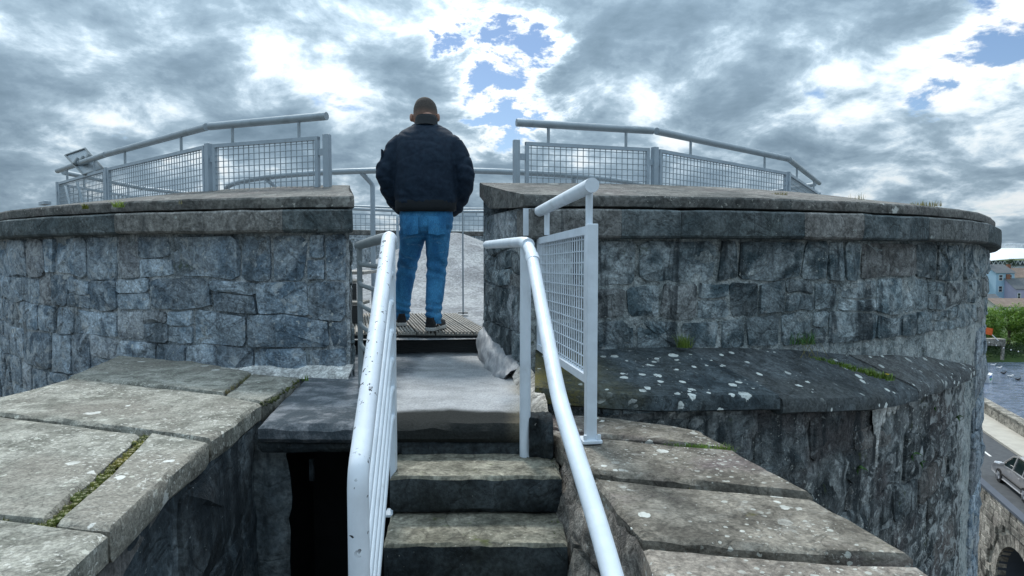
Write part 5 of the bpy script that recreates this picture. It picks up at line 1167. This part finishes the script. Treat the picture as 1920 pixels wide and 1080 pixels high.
house(1840, 1866, 515, 575, 186, 9, MATS['pale_wall'], MATS['slate'], 'grey house partly hidden behind the tower edge', 2, 3)
house(1905, 1960, 520, 560, 215, 9, MATS['pale_wall'], MATS['brown_roof'], 'brown roofed house behind the lilac house', 3, 2, 3.0)
house(1862, 1880, 566, 590, 150, 6, MATS['pale_wall'], MATS['slate'], 'small white cottage above the bank trees', 2, 1, 1.6, chim=False)
house(1872, 1940, 574, 592, 146, 7, MATS['pale_wall'], MATS['brown_roof'], 'long low shed with rusty brown roof above the trees', 4, 1, 1.5, chim=False)
tree(at(1895, 508, 230) + V(0, 0, -3), 7.5, 2.4, 91, 'dark tree on the skyline behind the light blue house', 'tree_leaf_dark', 2500)
# --- stadium on the skyline
st = thing('stadium', at(1900, 506, 640), 'white stadium roof with lattice trusses on the skyline', 'stadium')
Y = 640; xa = at(1835, 500, Y).x; xb = at(2050, 500, Y).x; zb = at(1900, 530, Y).z
MB().box(((xa + xb) / 2, Y + 45, (zb + at(1900, 497, Y).z) / 2), (xb - xa, 90, at(1900, 497, Y).z - zb)).build('stand', MATS['stadium_white'], st)
rows = []
for j in range(9):
    f = j / 8; rows.append([V(xa + (xb - xa) * i / 24, Y - 4 + 55 * f, at(1900, 497, Y).z + 1 + (at(1900, 466, Y).z - at(1900, 497, Y).z) * math.sin(math.pi * (i + 1.5) / 27) ** .6 * (math.sin(math.pi * (.12 + .55 * f)))) for i in range(25)])
autosmooth(MB().grid(rows).build('roof_shell', MATS['stadium_white'], st), 40)
b_ = MB(); b_.box(((xa + xb) / 2, Y - 1, at(1900, 493, Y).z), (xb - xa, 1, at(1900, 488, Y).z - at(1900, 497, Y).z)); b_.build('stand_opening', MATS['stadium_dark'], st)
zt0, zt1 = at(1900, 480, Y).z, at(1900, 456, Y).z; m_ = 26; b_ = MB()
for i in range(m_): x0 = xa + (xb - xa) * i / m_; x1 = xa + (xb - xa) * (i + 1) / m_; zz = at(1900, 488, Y).z; z2 = at(1900, 496, Y).z; b_.bar(V(x0, Y - 2, z2), V((x0 + x1) / 2, Y - 2, zz), .5, .5); b_.bar(V((x0 + x1) / 2, Y - 2, zz), V(x1, Y - 2, z2), .5, .5)
b_.build('front_bracing', MATS['stadium_white'], st); b_ = MB(); P0, P1 = [], []
for i in range(m_ + 1): x = xa + (xb - xa) * i / m_; k = math.sin(math.pi * (i + 2) / (m_ + 4)) ** .5; P0.append(V(x, Y + 30, zt0 - 4 + 4 * k)); P1.append(V(x, Y + 30, zt0 + (zt1 - zt0) * k))
b_.tube(P0, .28, 5); b_.tube(P1, .28, 5)
for i in range(m_): b_.tube([P0[i], P1[i]], .16, 4); b_.tube([P1[i], P0[i + 1]] if i % 2 else [P0[i], P1[i + 1]], .16, 4)
b_.build('roof_truss', MATS['stadium_white'], st)
# --- things on the water
bt = thing('moored_boat', onz(1846, 716, ZW), 'white boat stern with blue and green emblem beside the tower edge', 'boat'); c = onz(1846, 716, ZW); ux = V(.62, -.78, 0); uy = V(.78, .62, 0)
hull = []
for f, w, h in ((0, .75, .95), (.2, .95, 1.0), (.5, 1.0, 1.05), (.8, .8, 1.15), (1, .08, 1.3)):
    o_ = c - ux * 5.0 * f + ux * .55; hull.append([o_ - uy * w * .6 + V(0, 0, -.2), o_ - uy * w + V(0, 0, .5), o_ - uy * (w + .04) + V(0, 0, h), o_ - uy * (w - .1) + V(0, 0, h + .02), o_ + V(0, 0, h * .8), o_ + uy * (w - .1) + V(0, 0, h + .02), o_ + uy * (w + .04) + V(0, 0, h), o_ + uy * w + V(0, 0, .5), o_ + uy * w * .6 + V(0, 0, -.2)])
autosmooth(MB().sweep(hull).build('hull', MATS['hull_white'], bt), 40)
def disc(cc, r1, r2, a0, a1, mat, nm):
    b_ = MB(); P = [cc + uy * r2 * math.cos(a0 + (a1 - a0) * i / 14) + V(0, 0, r2 * .62 * math.sin(a0 + (a1 - a0) * i / 14)) for i in range(15)]; Q = [cc + uy * r1 * math.cos(a0 + (a1 - a0) * i / 14) + V(0, 0, r1 * .5 * math.sin(a0 + (a1 - a0) * i / 14)) for i in range(15)]; b_.grid([P, Q]); b_.build(nm, mat, bt)
ce = c + ux * .562 + V(0, 0, .52); disc(ce, .10, .46, .1, 3.1, MATS['hull_blue'], 'emblem_arc'); disc(ce - V(0, 0, .02) + uy * .05, .06, .42, 3.3, 6.1, MATS['hull_green'], 'emblem_wave')
MB().box(c - ux * 1.0 + V(0, 0, 1.35), (1.5, 1.3, .55), (ux, uy, (0, 0, 1)), bev=.12).build('canvas_cover', MATS['tan_canvas'], bt)
for i, (px, py) in enumerate(((1874, 691), (1882, 701), (1895, 707), (1909, 713), (1863, 686))):
    p = onz(px, py, ZW); b_ = MB(); b_.ball(p + V(0, 0, .10), V(.22, .12, .10), 10, 6); b_.ball(p + V(.22, 0, .24), V(.07, .06, .07), 8, 5); b_.tube([p + V(.18, 0, .14), p + V(.23, 0, .28)], [.08, .06], 6); b_.tube([p + V(.30, 0, .30), p + V(.40, 0, .28)], [.03, .01], 5); b_.tube([p + V(-.2, 0, .14), p + V(-.42, 0, .20)], [.09, .02], 5)
    o = b_.build('gull', MATS['bird_white' if i % 2 == 0 else 'bird_dark'], None, True); tag(o, ('white gull floating nearest the far bank', 'dark water bird between two white gulls', 'white gull in the middle of the river birds', 'dark water bird nearest the picture edge', 'white gull beside the tower edge')[i], 'bird', 'birds on the river')
fl_ = thing('float_line', at(1885, 650, 80), 'sagging line of small white floats along the far bank', 'float line'); A_, B_ = at(1850, 640, 80), at(1960, 662, 80); P = [A_.lerp(B_, i / 24) + V(0, 0, -1.2 * 4 * (i / 24) * (1 - i / 24) * .4) for i in range(25)]
MB().tube(P, .03, 5).build('rope', MATS['bird_dark'], fl_)
for i in range(1, 24, 3): MB().ball(P[i], .08, 8, 6).build('float', MATS['bird_white'], fl_)
jt = thing('jetty', at(1858, 640, 83), 'grey floating jetty edge at the far bank by the tower', 'jetty'); c = at(1855, 641, 83.3); MB().box(c, (3.4, 1.2, .9), bev=.05).build('pontoon', MATS['quay_wall'], jt); MB().tube([at(1856, 624, 83), at(1872, 639, 82.6)], .07, 6).build('boom', MATS['bird_white'], jt)
for dx in (-1.4, 1.4): MB().box(c + V(dx, -.5, -1.2), (.3, .3, 2.2)).build('pile', MATS['quay_wall'], jt)
b_ = MB(); p = at(1855, 620, 82.8); b_.grid([[p + V(-.45 + .3 * i, .06 * math.sin(i * 1.7 + j), .45 - .3 * j - .06 * i) for i in range(4)] for j in range(4)]); b_.grid([[p + V(-.45 + .3 * i, .06 * math.sin(i * 1.7 + j) + .03, .45 - .3 * j - .06 * i) for i in range(4)] for j in range(4)]); o = b_.build('orange_flag', MATS['orange_cloth']); tag(o, 'small orange flag above the jetty on the far bank', 'flag')
